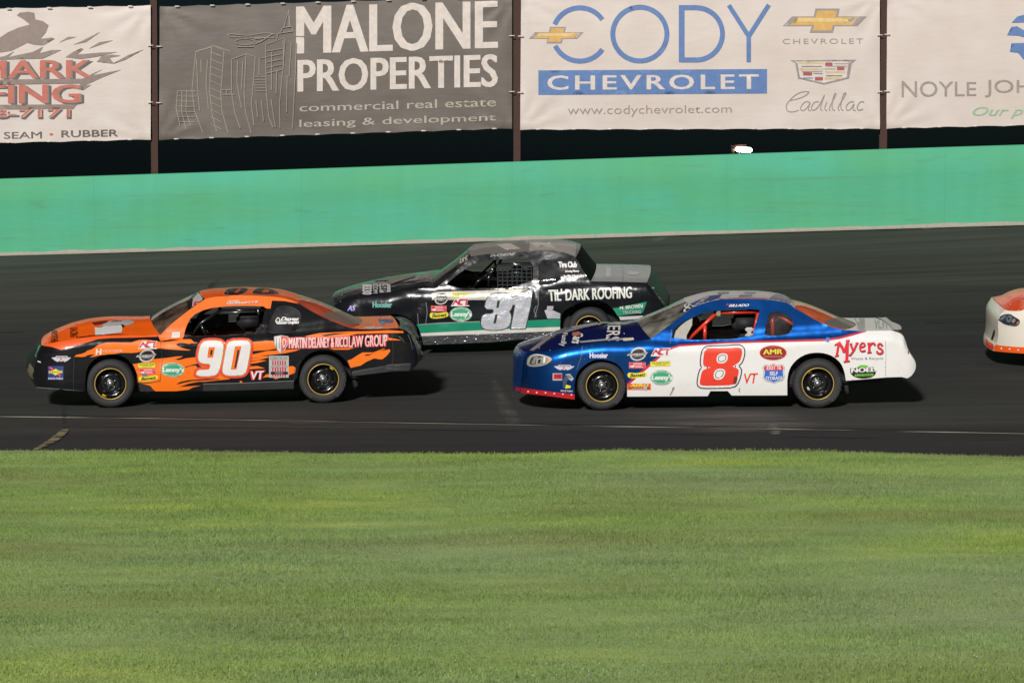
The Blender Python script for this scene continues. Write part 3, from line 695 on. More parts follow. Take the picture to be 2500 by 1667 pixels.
lo_ = bpy.data.objects.new('floodlight_glow', lp); col.objects.link(lo_); lo_.parent = r; lo_.location = (.07, -.14, ih + .05)

# ================================================================== RACE CARS
BLACK = plain('black_trim', (.012, .012, .014, 1), .5); RUB = plain('tyre_rubber', (.028, .028, .029, 1), .75, bump=.08, bscale=60)
SCUF = plain('tyre_scuffed', (.06, .06, .06, 1), .85); STEEL = paint('wheel_steel_black', (.008, .008, .009, 1), rough=.25, bump=0, dirt=.3)
GOLDR = plain('rim_gold', S(214, 180, 84), .4, .3); HUB = plain('hub_alloy', (.4, .4, .4, 1), .35, .8); INT = plain('interior_black', (.012, .013, .016, 1), .7)
NETM = plain('net_webbing', (.03, .034, .036, 1), .9); CHRO = plain('bright_metal', (.55, .55, .56, 1), .25, .9)
white, red, navy = vinyl(232, 228, 224), vinyl(222, 48, 42), vinyl(34, 34, 66)
def lerp(a, b, t): return a + (b - a) * t

class Car:
    def __init__(s, name, label, fpx, rpx, group='race cars racing on the track', roll=0.0):
        P1, P2 = ground_hit(*fpx), ground_hit(*rpx); X = (P2 - P1).normalized()
        q = Vector((P1.x - X.y * 1.76, P1.y + X.x * 1.76, 0)); q.z = gz(q.x, q.y); Yv = (q - P1); Yv = (Yv - X * Yv.dot(X)).normalized(); Z = X.cross(Yv)
        s.L = (P2 - P1).length; o = P1 + Yv * .88
        s.M = Matrix(((X.x, Yv.x, Z.x, o.x), (X.y, Yv.y, Z.y, o.y), (X.z, Yv.z, Z.z, o.z), (0, 0, 0, 1))); s.Mi = s.M.inverted(); s.R3 = s.Mi.to_3x3(); s.o = s.Mi @ CAM
        s.root = empty(name, s.M); tag(s.root, label, 'race car', group)
        print('CAR', name, 'L', round(s.L, 3), 'P', tuple(round(a, 2) for a in P1), 'yaw', round(math.degrees(math.atan2(X.y, X.x)), 2), 'el', round(math.degrees(math.asin((s.o.normalized()).z)), 2))
        s.W0 = .955; s.dents = []; s.k = .60
    def at(s, px, py, y):
        d = s.R3 @ ray(px, py); t_ = (y - s.o.y) / d.y; return s.o + d * t_
    def side(s, px, py):
        y = -.93
        for _ in range(7):
            p = s.at(px, py, y); y = -s.w(p.x, p.z)
        return (p.x, p.z)
    def setup(s, belt, nose, tail, xf=-.25, xr=None, nf=2.5, rr=.30):
        s.belt = [s.at(*q, -.9)[:] for q in belt]; s.bx = [q[0] for q in s.belt]; s.bz = [q[2] for q in s.belt]
        s.xn = s.at(*nose, -.5).x - .03; s.xt = s.at(*tail, -.5).x + .03; s.xf = xf; s.xr = s.xt - rr; s.nf = nf
    def w(s, x, z):
        w = s.W0
        if x < s.xf:
            t_ = min(1, (s.xf - x) / (s.xf - s.xn)); w = s.W0 * max(0, 1 - t_ ** s.nf) ** (1 / 2.2)
            w = max(w, .05)
        elif x > s.xr:
            t_ = min(1, (x - s.xr) / (s.xt - s.xr)); w = s.W0 * (.66 + .34 * max(0, 1 - t_ ** 3) ** (1 / 2.4))
        if x > 1.5: w -= .012 * (x - 1.5)
        zs = float(np.interp(x, s.bx, s.bz)); h = z - zs; sh = .13
        if z < .5: w -= .05 * ((.5 - z) / .4) ** 2
        if h > -sh: w -= .065 * (min(h, 0) / sh + 1) ** 2
        if h > 0: w -= s.k * h - .04 * min(h / .1, 1)
        for (dx, dz, r_, a) in s.dents:
            d2 = ((x - dx) ** 2 + (z - dz) ** 2) / (r_ * r_)
            if d2 < 6: w -= a * math.exp(-d2)
        if s.crinkle: w -= s.crinkle * (noise.noise(Vector((x * 4, z * 5, s.seed))) + .5 * noise.noise(Vector((x * 11, z * 11, s.seed))))
        return max(w, .04)
    crinkle = 0.0; seed = 1
    def shape(s, segs, bottom, holes, body_mat, seg_mats, zones=()):
        """segs: [(part name, px points, bx0, cz0, bx1, cz1)] along the near upper edge from nose bottom to tail bottom"""
        E = []; s.segidx = []
        for k, (nm, pts, b0, c0, b1, c1) in enumerate(segs):
            q = chaikin(pts, 2, False) if len(pts) > 2 else pts; q = resample(q, 6); L = [s.side(*a) for a in q]; i0 = len(E) - (1 if E else 0)
            if E: L = L[1:]
            E += L; s.segidx.append((nm, i0, len(E) - 1, b0, c0, b1, c1))
        bot = resample(bottom, 6); B = [s.side(*a) for a in bot]
        s.E = E; out = E + B[1:-1]; hl = [[s.side(*a) for a in resample(chaikin(h, 1), 7, True)] for h in holes]; s.holes = hl
        xs_ = np.concatenate([np.arange(s.xn, s.xn + .35, .014), np.arange(s.xt - .3, s.xt, .02)])
        zl = [([s.side(*a) for a in resample(pz, 10, True)], m_) for pz, m_ in zones]
        V, T = tri_region(out, hl, .04, xs_, [q for q, _ in zl])
        cen = np.array([V[list(t_)].mean(0) for t_ in T]); own = np.full(len(T), -1)
        for i, (q, _) in enumerate(zl): own[pip(cen, q)] = i
        vn = [(a, -s.w(a, b), b) for a, b in V]; fn = []
        for t_ in T:
            a, b, c = (Vector(vn[i]) for i in t_); fn.append(t_ if (b - a).cross(c - a).y < 0 else t_[::-1])
        s.side_v, s.side_f = vn, fn
        mb = MB(); mb.add(vn, fn, body_mat); mb.add([(a, -b, c) for a, b, c in vn], [t_[::-1] for t_ in fn], body_mat)
        for i, o_ in enumerate(own):
            if o_ >= 0: mb.m[i] = mb.m[len(fn) + i] = mb.mi(zl[o_][1])
        for loop, dp in [(h, .035) for h in hl] + [(B, .06)]:
            n = len(loop); closed = loop is not B
            for sg in (-1, 1):
                vv = [(a, sg * s.w(a, b), b) for a, b in loop] + [(a, sg * (s.w(a, b) - dp), b) for a, b in loop]
                ff = [(i, (i + 1) % n, n + (i + 1) % n, n + i) for i in range(n if closed else n - 1)]
                if sg > 0: ff = [q[::-1] for q in ff]
                mb.add(vv, ff, BLACK if not closed else body_mat)
        s.body = mb.build('body', s.root, sharp=40)
        s.bv = {'side': BVHTree.FromPolygons([Vector(q) for q in vn], fn)}; s.parts = {}
        ctr = Vector((s.L / 2, 0, .5))
        for (nm, i0, i1, b0, c0, b1, c1) in s.segidx:
            pts = E[i0:i1 + 1]; n = len(pts); lens = [0]
            for i in range(1, n): lens.append(lens[-1] + math.dist(pts[i], pts[i - 1]))
            NC = 36; v, f = [], []
            for i, (x, z) in enumerate(pts):
                t_ = lens[i] / lens[-1]; w = s.w(x, z); bb = lerp(b0, b1, t_); cc = lerp(c0, c1, t_)
                if len(seg_mats[nm]) > 1 and callable(seg_mats[nm][1]): bb, cc = seg_mats[nm][1](t_, bb, cc)
                for j in range(NC + 1):
                    u = -math.cos(math.pi * j / NC) if nm in ('roof', 'hood') else -1 + 2 * j / NC
                    g = 1 - abs(u) ** 2.2; gc = 1 - abs(u) ** (4.5 if nm == 'decklid' else 2.0)
                    dz = 0
                    if s.torn and nm == 'rear_bumper': bb2 = bb + s.torn * (noise.noise(Vector((u * 3, z * 4, 2))) + .6 * noise.noise(Vector((u * 9, z * 10, 5)))) * min(1, t_ * 5) * (1 - abs(u) ** 8)
                    else: bb2 = bb
                    if nm == 'hood' and s.bulge: dz = s.bulge * min(1, t_ * 4) * (1 / (1 + math.exp((abs(u) - .55) * 30)))
                    v.append((x + bb2 * g, u * w, z + cc * gc + dz))
            for i in range(n - 1):
                for j in range(NC): a = i * (NC + 1) + j; f.append((a, a + 1, a + NC + 2, a + NC + 1))
            nf = []
            for q in f:
                a, b, c = Vector(v[q[0]]), Vector(v[q[1]]), Vector(v[q[2]]); m_ = (a + c) / 2
                nf.append(q if (b - a).cross(c - a).dot(m_ - ctr) > 0 else q[::-1])
            s.parts[nm] = mesh_obj(nm, v, nf, seg_mats[nm][0], s.root); s.bv[nm] = BVHTree.FromPolygons([Vector(q) for q in v], nf)
        return s
    bulge = 0.0; torn = 0.0
    def art(s, step=4): return Art(s.bv, s.Mi, step)
    def wheel(s, x, near, r=.31, letters=True, calip=None, spot=None):
        sg = -1 if near else 1
        root = empty('wheel'); root.parent = s.root; root.location = (x, sg * .775, r)
        wd = .125
        t_ = MB(); rr = .198
        prof = [(rr - .01, wd - .03), (rr + .004, wd - .008), (rr + .02, wd + .006), (rr + .045, wd + .012), (rr + .075, wd + .006), (r - .018, wd - .012), (r - .004, wd - .035), (r, wd - .07), (r, -wd + .07), (r - .004, -wd + .035), (r - .018, -wd + .01), (rr, -wd)]
        t_.lathe([(a, b * sg) for a, b in prof], RUB, 72, flip=1)
        tb = t_.build('tyre', root); 
        m_ = MB()
        m_.lathe([(a, b * sg) for a, b in [(rr + .002, wd - .006), (rr + .003, wd + .003), (rr - .003, wd + .006), (rr - .007, wd + .002)]], GOLDR, 72)
        m_.lathe([(a, b * sg) for a, b in [(rr - .007, wd + .002), (rr - .014, wd - .03), (rr - .022, wd - .05), (rr - .03, wd - .085), (rr - .045, wd - .11), (.145, wd - .105), (.12, wd - .07), (.09, wd - .062), (.072, wd - .075), (.055, wd - .072), (.05, wd - .045), (.046, wd - .04)]], STEEL, 72)
        m_.lathe([(a, b * sg) for a, b in [(.046, wd - .04), (.036, wd - .036), (.03, wd - .02), (.026, wd - .008), (.022, wd - .004), (0.001, wd - .004)]], HUB, 32)
        ph = random.uniform(0, 1)
        for k in range(5):
            a = 2 * math.pi * k / 5 + ph; c = (.064 * math.cos(a), sg * (wd - .062), .064 * math.sin(a)); m_.tube([c, (c[0], sg * (wd - .035), c[2])], .009, CHRO, 6)
        for k in range(4):
            a = 2 * math.pi * k / 4 + ph + .4; pts = [(.128 * math.cos(a + q) , sg * (wd - .083), .128 * math.sin(a + q)) for q in (-.22, -.1, 0, .1, .22)]; m_.tube(pts, [.007, .015, .018, .015, .007], BLACK if not calip or k != 2 else calip, 8)
        if spot: 
            a = spot[0]; pts = [(.172 * math.cos(a + q), sg * (wd - .045), .172 * math.sin(a + q)) for q in (-.16, 0, .16)]; m_.tube(pts, .011, spot[1], 6)
        m_.build('rim', root)
        if letters and near:
            for base_a in (R(200), R(-20)):
                V, T = text_mesh('HOOSIER', .02); lt = MB(); rad0, rad1 = r - .062, r - .022
                pts = []
                for u, v_ in V:
                    a = base_a - (u - .5) * 1.25; q = rad0 + (rad1 - rad0) * v_; pts.append((q * math.cos(a), -(wd + .0135), q * math.sin(a)))
                lt.add(pts, [t3 for t3 in T], SCUF); lt.build('sidewall_lettering', tb)
        return root
    def guts(s, cage=None, seatc=INT):
        """floor pan, seat, steering wheel and roll cage; all hidden bits stay dark"""
        L = s.L; m_ = MB(); m_.box((L / 2 + .1, 0, .2), (L + .7, 1.15, .1), BLACK, bev=.02); m_.box(((s.xn + .42 + .15) / 2, 0, .42), (.15 - s.xn - .42, .9, .4), BLACK, bev=.03)
        m_.box((.35, 0, .52), (.04, 1.5, .55), INT); m_.box((L / 2 + .2, 0, .4), (L - .9, 1.6, .28), INT, bev=.03); m_.box((L + .35, 0, .45), (1.0, 1.1, .35), BLACK, bev=.03)
        for x in (0, L): m_.tube([(x, -.7, .31), (x, .7, .31)], .05, BLACK)
        m_.build('chassis', s.root, False)
    def tube_part(s, name, lines, r, mat, mirror=True):
        m_ = MB()
        if mirror:
            for ln in lines[:3]:
                e = ln[-1]; m_.tube([(e[0], e[1], e[2]), (e[0], -e[1], e[2])], r, mat, 10)
        for ln in lines:
            m_.tube(ln, r, mat, 10)
            if mirror: m_.tube([(a, -b, c) for a, b, c in ln], r, mat, 10)
        return m_.build(name, s.root)
    def panel(s, name, hole_i, mat, inset=.012, both=True):
        h = s.holes[hole_i]; V, T = tri_region(h, (), .05); mb = MB()
        for sg in ((-1, 1) if both else (-1,)):
            mb.add([(a, sg * (s.w(a, b) - inset), b) for a, b in V], T if sg < 0 else [q[::-1] for q in T], mat)
        return mb.build(name, s.root)
    def driver(s, x, label, suit, helm, visor):
        r_ = empty('person', s.M @ Matrix.Translation((x, -.34, .36)))
        tag(r_, label, 'person')
        Jn = [(0, 0, .08), (0.02, 0, .28), (.03, 0, .46), (.02, 0, .545), (.03, -.17, .45), (-.12, -.24, .28), (-.36, -.13, .30), (.03, .17, .45), (-.12, .24, .28), (-.36, .13, .30), (-.05, -.1, .05), (-.42, -.13, .16), (-.05, .1, .05), (-.42, .13, .16), (-.43, -.12, .31), (-.43, .12, .31)]
        Rd = [.15, .15, .13, .06, .075, .052, .038, .075, .052, .038, .09, .065, .09, .065, .04, .04]
        Ed = [(0, 1), (1, 2), (2, 3), (2, 4), (4, 5), (5, 6), (2, 7), (7, 8), (8, 9), (0, 10), (10, 11), (0, 12), (12, 13), (6, 14), (9, 15)]
        me = bpy.data.meshes.new('person_body'); me.from_pydata(Jn, Ed, []); o = bpy.data.objects.new('torso', me); col.objects.link(o); o.parent = r_
        me.materials.append(suit); sk = o.modifiers.new('skin', 'SKIN'); 
        if not me.skin_vertices: me.attributes.new
        bm = bmesh.new(); bm.from_mesh(me); ly = bm.verts.layers.skin.verify()
        for i, v_ in enumerate(bm.verts): v_[ly].radius = (Rd[i], Rd[i] * (.8 if i < 3 else 1)); v_[ly].use_root = i == 0
        bm.to_mesh(me); bm.free(); sb = o.modifiers.new('sub', 'SUBSURF'); sb.levels = sb.render_levels = 2
        dg = bpy.context.evaluated_depsgraph_get(); m2 = bpy.data.meshes.new_from_object(o.evaluated_get(dg)); o.modifiers.clear(); o.data = m2; o.name = 'racing_suit'
        m2.polygons.foreach_set('use_smooth', [True] * len(m2.polygons))
        h = MB(); bm = bmesh.new(); bmesh.ops.create_uvsphere(bm, u_segments=28, v_segments=18, radius=1)
        for v_ in bm.verts:
            c = v_.co; k = 1 + (.12 if c.z < -.2 and c.x < 0 else 0); v_.co = Vector((c.x * .148 * k + .01, c.y * .122, c.z * (.145 if c.z > 0 else .13) + .67))
        bm.verts.index_update(); h.add([v_.co[:] for v_ in bm.verts], [[v_.index for v_ in g.verts] for g in bm.faces], helm); bm.free(); ho = h.build('helmet', r_)
        h = MB(); vv, ff = [], []
        for i in range(15):
            a = R(180 - 75 + 150 * i / 14)
            for z in (-.035, 0, .04): vv.append((.01 + .153 * math.cos(a), .127 * math.sin(a), .675 + z))
        for i in range(14):
            for j in range(2): a = i * 3 + j; ff.append((a, a + 3, a + 4, a + 1))
        h.add(vv, ff, visor); h.build('visor', ho)
    def common(s, x=1.72, label='', suit=None, helm=None, dash=None):
        m_ = MB(); m_.box((x + .12, -.34, .72), (.10, .44, .56), INT, Matrix.Rotation(R(12), 3, 'Y'), .03); m_.box((x - .12, -.34, .46), (.46, .44, .10), INT, None, .03); m_.box((x + .15, -.34, 1.04), (.07, .22, .16), INT, Matrix.Rotation(R(8), 3, 'Y'), .03)
        m_.box((x + .02, -.54, 1.03), (.24, .025, .15), INT, None, .01); m_.build('seat', s.root)
        m_ = MB(); c = Vector((x - .47, -.34, .68)); ring = [c + Vector((.05 * math.sin(q), .17 * math.cos(q), .17 * math.sin(q))) for q in [2 * math.pi * k / 28 for k in range(29)]]
        m_.tube(ring, .014, BLACK, 8, False); m_.tube([c, c + Vector((-.25, 0, -.06))], .02, BLACK)
        for q in (0, 2.1, 4.2): m_.tube([c, c + Vector((.05 * math.sin(q), .17 * math.cos(q), .17 * math.sin(q)))], .008, BLACK, 6)
        m_.build('steering_wheel', s.root)
        m_ = MB(); m_.box((x - .72, 0, .66), (.06, 1.4, .20), INT, None, .02); m_.box((x - .98, 0, .80), (.56, 1.42, .012), dash or INT, Matrix.Rotation(R(-4), 3, 'Y'))
        if dash: m_.box((x - .52, .70, .90), (.42, .012, .16), dash, Matrix.Rotation(R(30), 3, 'X'))
        m_.box((0, 0, -9), (.001, .001, .001), INT) if False else None; m_.build('dashboard', s.root)
        s.driver(x, label, suit or plain('suit_black', (.02, .02, .025, 1), .9), helm or paint('helmet_dark', (.03, .03, .035, 1), bump=0), glass('visor_smoke', (.1, .1, .1, 1)))
    def rivets(s, f, pts, tgt, mat=CHRO, r=.008):
        m_ = MB(); 
        for q in f(*pts):
            d = (s.R3 @ ray(*q)).normalized(); h = s.bv[tgt].ray_cast(s.o, d)
            if h[0] is None: continue
            n = h[1] if h[1].dot(d) < 0 else -h[1]; bm = bmesh.new(); bmesh.ops.create_icosphere(bm, subdivisions=2, radius=r)
            bm.verts.index_update(); m_.add([(h[0] + v_.co + n * .003)[:] for v_ in bm.verts], [[v_.index for v_ in g.verts] for g in bm.faces], mat); bm.free()
        if m_.v: m_.build('fasteners', s.parts.get(tgt, s.body))

# ------------------------------------------------------------------ shared stickers; boxes are photo pixels
def bx(f, x0, y0, x1, y1): (a, b), (c, d) = f((x0, y0), (x1, y1)); return a, b, c, d
green_s = vinyl(52, 168, 122); pale_s = vinyl(178, 200, 178); yel = vinyl(236, 226, 64); blk = vinyl(26, 26, 28); crim = vinyl(196, 42, 70); redp = vinyl(222, 62, 72); gry = vinyl(120, 120, 120); lgr = vinyl(186, 184, 180); orange = vinyl(250, 112, 26)
def q4(b, x0, y0, x1, y1, sk=0):
    X = lambda u: b[0] + (b[2] - b[0]) * u; Y_ = lambda u: b[1] + (b[3] - b[1]) * u
    return [(X(x0), Y_(y0)), (X(x1), Y_(y0 - sk)), (X(x1), Y_(y1 - sk)), (X(x0), Y_(y1))]
def st_lenny(a, b, tg='side'):
    a.poly(ellipse(*b, 48), vinyl(150, 176, 152), tg, step=3); i = .012 * (b[2] - b[0]); a.poly(ellipse(b[0] + i, b[1] + i, b[2] - i, b[3] - i, 48), pale_s, tg, step=3)
    w, h = b[2] - b[0], b[3] - b[1]; a.poly(ellipse(b[0] + w * .02, b[1] + h * .16, b[2] - w * .02, b[3] - h * .16, 48), green_s, tg, step=3)
    a.text("Lenny's", q4(b, .07, .32, .99, .74), white, tg, .06)
    a.text('SHOE & APPAREL', q4(b, .22, .84, .80, .93), vinyl(110, 140, 118), tg, .01); a.text('FAMILY OWNED', q4(b, .3, .07, .72, .14), vinyl(110, 140, 118), tg, .01)
def st_fast(a, b, dark=True, tg='side'):
    w, h = b[2] - b[0], b[3] - b[1]; e = (b[0] + w * .16, b[1], b[2] - w * .08, b[3])
    sv = vinyl(196, 194, 190); a.poly(ellipse(*e, 44, .12), sv, tg, step=3); t_ = .075 * w; a.poly(ellipse(e[0] + t_, e[1] + t_, e[2] - t_, e[3] - t_, 44, .12), blk, tg, step=3)
    a.stroke([(e[0] + w * (.1 + .012 * k), e[1] + h * (.38 - .05 * k + .0022 * k * k)) for k in range(12)], w * .02, vinyl(196, 190, 110), tg); a.stroke([(e[2] - w * (.1 + .012 * k), e[1] + h * (.38 - .05 * k + .0022 * k * k)) for k in range(12)], w * .02, redp, tg)
    a.poly([(b[0], b[1] + h * .60), (b[0] + w * .12, b[1] + h * .44), (b[0] + w * .5, b[1] + h * .43), (b[2], b[1] + h * .36), (b[2] - w * .12, b[1] + h * .56), (b[0] + w * .5, b[1] + h * .62)], sv, tg, step=3)
    a.text('FAST ONE', q4(b, .10, .425, .9, .565, .05), blk, tg, .02, .3); a.stroke([(b[0] + w * .34, b[1] + h * .7), (b[0] + w * .7, b[1] + h * .68)], h * .03, sv, tg)
def st_act(a, b, bgw=True, tg='side'):
    f = lambda *p: [(b[0] + (b[2] - b[0]) * x, b[1] + (b[3] - b[1]) * y) for x, y in p]
    a.poly(f((0, 1), (.22, .03), (.42, .03), (.5, .3), (.62, .0), (1, .0), (.98, .2), (.9, .22), (.87, .86), (1, .88), (.98, 1)), white, tg, step=3)
    a.poly(f((.05, .86), (.24, .12), (.3, .12), (.44, .7), (.52, .86), (.4, .86), (.3, .55), (.22, .5), (.14, .86)), crim, tg, step=3)
    a.poly(f((.36, .5), (.46, .12), (.56, .06), (.74, .06), (.72, .26), (.58, .3), (.5, .42), (.52, .62), (.66, .74), (.62, .86), (.46, .86), (.38, .72)), crim, tg, step=3)
    a.poly(f((.7, .06), (.96, .06), (.94, .2), (.88, .2), (.86, .86), (.77, .86), (.8, .24), (.7, .26)), crim, tg, step=3)
def st_bass(a, b, sk=.0, tg='side'):
    w, h = b[2] - b[0], b[3] - b[1]; f = lambda *p: [(b[0] + w * x, b[1] + h * (y - sk * x)) for x, y in p]
    a.poly(f((.0, .35), (.04, .12), (.14, .1), (.4, .18), (.6, .12), (.8, .02), (.94, .02), (1, .3), (.98, .6), (.88, .72), (.7, .84), (.5, .92), (.3, .96), (.08, .9), (.0, .65)), yel, tg, rnd=1, step=3)
    a.text('Bassett', f((.12, .24), (.9, .1), (.9, .66), (.12, .82)), vinyl(70, 62, 30), tg, .035, .25)
def st_tr(a, b, sk=.1, tg='side'):
    a.poly(q4(b, -.01, -.04, 1.01, 1.04, sk), vinyl(70, 74, 40), tg, step=3); a.poly(q4(b, 0, 0, 1, 1, sk), yel, tg, step=3); a.text('THUNDER ROAD', q4(b, .06, .12, .95, .55, sk), vinyl(70, 84, 40), tg, .02, .2); a.stroke([(b[0] + (b[2] - b[0]) * .25, b[1] + (b[3] - b[1]) * .72), (b[0] + (b[2] - b[0]) * .8, b[1] + (b[3] - b[1]) * .66)], (b[3] - b[1]) * .1, vinyl(130, 130, 60), tg)
def st_red(a, b, tg='side'):
    pk = vinyl(236, 150, 150); a.poly(q4(b, -.02, -.05, 1.02, 1.05), pk, tg, step=3); a.poly(q4(b, 0, 0, 1, 1), redp, tg, step=3)
    for x0, y0, x1, y1 in ((.25, .1, .8, .24), (.3, .32, 1, .38), (.35, .55, .78, .66), (.35, .75, .85, .86)): a.poly(q4(b, x0, y0, x1, y1), vinyl(240, 200, 198), tg, step=4)
    a.poly([(b[0] + (b[2] - b[0]) * x, b[1] + (b[3] - b[1]) * y) for x, y in ((.02, .62), (.3, .45), (.34, .3), (.28, .9), (.05, .78))], white, tg, step=3)
def st_wing(a, b, tg='side'):
    f = lambda *p: [(b[0] + (b[2] - b[0]) * x, b[1] + (b[3] - b[1]) * y) for x, y in p]
    a.poly(f((0, .28), (.2, .22), (.24, .02), (.8, .02), (.84, .25), (1, .28), (.82, .75), (.66, .98), (.6, .8), (.5, .92), (.38, .8), (.32, .98), (.16, .72)), vinyl(206, 200, 206), tg, step=3)
    a.text('AMSOIL', q4(b, .24, .08, .8, .36), vinyl(70, 60, 120), tg, .03, .2); a.poly(f(*[(.48 + .07 * (1 if k % 2 else .45) * math.cos(R(36 * k + 90 + 36)), .55 + .24 * (1 if k % 2 else .45) * math.sin(R(36 * k + 90 + 36))) for k in range(10)]), redp, tg, step=2)
def st_sun(a, b, tg='side', base=True):
    if base: a.poly(q4(b, 0, 0, 1, .82), vinyl(44, 62, 130), tg, step=3)
    f = lambda *p: [(b[0] + (b[2] - b[0]) * x, b[1] + (b[3] - b[1]) * y) for x, y in p]
    a.poly(f((.02, .08), (.18, .06), (.86, .7), (.72, .76)), redp, tg, step=3); a.poly(f((.06, .36), (.3, .34), (.5, .2), (.7, .34), (.93, .34), (.93, .52), (.7, .54), (.48, .68), (.3, .54), (.06, .54)), yel, tg, step=3)
    a.text('SUNOCO', q4(b, .1, .37, .9, .51), vinyl(60, 70, 60), tg, .03); a.poly(q4(b, 0, .82, 1, 1), vinyl(44, 62, 130), tg, step=4); a.text('RACE FUELS', q4(b, .04, .84, .97, .98), white, tg, .03)
def sticker(art, body, fn, b, *k, name='sticker', **kw): fn(art, b, *k, **kw); return art.done(name, body)

RW = lambda t, bb, cc: (bb, cc * (1 - t) + .06 * math.sin(math.pi * t ** .9))      # rear glass bows up between the sail panels
HC = lambda t, bb, cc: (bb, cc + .045 * math.sin(math.pi * t ** .8))
# ================================================================== CAR 90: orange and black
def car90():
    c = Car('race_car', 'black and orange flame painted race car with number 90 leading at left', (271, 996), (790, 984.5))
    belt = A1((230, 760), (290, 735), (500, 694), (640, 668), (800, 645), (950, 632), (1100, 628), (1460, 636), (1640, 668), (1840, 650), (2352, 648)) + A2((300, 620), (500, 606), (800, 600), (1150, 560), (1580, 568), (1960, 552), (2080, 600), (2180, 700))
    c.setup(belt, A1((118, 1050))[0], A2((2200, 850))[0], xf=-.42, nf=2.7)
    gx_, gz_ = c.at(*G4((870, 700))[0], -.93).xz if False else (c.at(*G4((870, 700))[0], -.93).x, c.at(*G4((870, 700))[0], -.93).z)
    c.dents = [(gx_, gz_, .09, .022), (gx_ + .25, gz_ + .02, .16, -.008)]; c.crinkle = .0025; c.seed = 4
    blackp = paint('paint_black_90', (.008, .008, .010, 1), rough=.22, inner=S(190, 78, 46), fine=.02, bump=.5)
    orp = paint('paint_orange_90', S(250, 100, 12), rough=.45, coat=.35, inner=S(190, 78, 46))
    torn = paint('torn_black_plastic', (.045, .052, .045, 1), rough=.35, bump=1.0, bscale=14, fine=.4)
    gl = glass('windshield_90', (.72, .66, .6, 1), S(150, 124, 106), .55, 1.5); rg = glass('rear_window_90', (.95, .62, .52, 1), S(232, 104, 72), .95, 1.25, .6)  # film colours paint the lit cabin and reflections into both panes
    E = [('front_bumper', A1((222, 1205), (205, 1150), (190, 1080), (200, 980), (225, 880), (245, 800), (280, 740)), -.05, 0, -.03, .02),
         ('hood', A1((280, 740), (340, 724), (420, 708), (500, 694), (640, 668), (800, 645), (950, 632), (1100, 626), (1300, 628), (1460, 630), (1590, 622)), -.03, .02, -.14, .13),
         ('windshield', A1((1590, 622), (1700, 510), (1900, 352), (2085, 225)), -.14, .13, -.07, .03),
         ('roof', A1((2085, 225), (2200, 200), (2352, 196)) + A2((90, 190), (250, 185), (400, 190), (640, 205), (760, 235), (850, 272)), -.07, .03, .04, .03),
         ('rear_window', A2((850, 272), (1000, 362), (1150, 440), (1300, 500), (1430, 545)), .04, .03, .20, .0),
         ('decklid', A2((1430, 545), (1580, 565), (1960, 548)), .20, .0, .02, .015),
         ('rear_bumper', A2((1960, 548), (2060, 575), (2110, 670), (2150, 760), (2178, 850), (2165, 930), (2085, 1018)), .06, .015, .10, 0)]
    c.torn = .09
    bottom = A2((2085, 1018), (1880, 1028), (1700, 1050), (1450, 1078)) + chaikin(A2((1440, 1080), (1420, 1000), (1390, 920), (1320, 850), (1230, 800), (1130, 785), (1030, 800), (940, 850), (880, 930), (850, 1020), (840, 1100), (805, 1135)), 1, False) + A2((802, 1215), (0, 1240)) + A1((1540, 1243), (1362, 1246)) + chaikin(A1((1350, 1240), (1340, 1100), (1300, 970), (1230, 890), (1150, 845), (1040, 830), (930, 850), (850, 900), (795, 960), (770, 1030), (760, 1120), (755, 1245)), 1, False) + A1((500, 1225), (222, 1205))
    holes = [A1((1845, 645), (1870, 540), (1935, 410), (2100, 330), (2352, 303)) + A2((300, 300), (520, 308), (470, 420), (435, 605), (90, 625)), A2((600, 300), (700, 290), (800, 310), (880, 370), (880, 480), (850, 560), (780, 605), (480, 605), (520, 500))]
    c.bulge = .02; nsp = plain('nose_black_plastic', (.02, .022, .02, 1), .5, bump=.5, bscale=10); nsp.node_tree.nodes['Principled BSDF'].inputs['Specular IOR Level'].default_value = .15
    Zn = []; Z = lambda p, m_: Zn.append((p, m_))
    # flames painted on the side
    OR = vinyl(255, 120, 14, 'flame_orange')
    Z(G6((845, 930), (900, 890), (1000, 870), (1080, 840), (1120, 805), (1200, 780), (1260, 750), (1320, 700), (1420, 660), (1500, 640), (1700, 635), (1900, 640), (2030, 635), (2100, 610), (2200, 585), (2330, 588)) + G4((200, 120), (400, 110), (600, 130), (760, 160), (850, 175), (1000, 175), (1200, 150), (1400, 115), (1480, 100), (1750, 95), (1800, 130), (1850, 180), (1900, 190), (1950, 185), (1930, 210), (1850, 215), (1780, 215), (1700, 235), (1600, 215), (1500, 205), (1400, 210), (1340, 240), (1330, 265), (1380, 300), (1500, 350), (1620, 385), (1750, 412), (1720, 425), (1600, 425), (1400, 415), (1200, 400), (1000, 385), (850, 365), (600, 380), (520, 390), (400, 420), (250, 470), (150, 490), (20, 500)) + G6((2016, 852), (1900, 850), (1800, 850), (1700, 870), (1600, 880), (1500, 890), (1400, 895), (1320, 915), (1250, 930), (1170, 940), (1230, 905), (1280, 880), (1180, 885), (1130, 895), (1080, 925), (1000, 935), (900, 930)), OR)
    Z(G4((45, 830), (250, 800), (350, 770), (500, 745), (560, 720), (650, 680), (900, 660), (1100, 640), (1300, 610), (1450, 598), (1530, 600), (1450, 640), (1350, 670), (1280, 690), (1400, 710), (1500, 690), (1600, 660), (1750, 640), (1930, 625), (2300, 640), (2900, 900), (2900, 1270), (2171, 1345), (2000, 1345), (1700, 1400), (1420, 1500)) + A1((2040, 1180), (1950, 1200), (1900, 1225), (1760, 1243), (1540, 1250), (1500, 1210), (1480, 1185), (1405, 1165), (1345, 1150), (1335, 1060), (1300, 970)), OR)
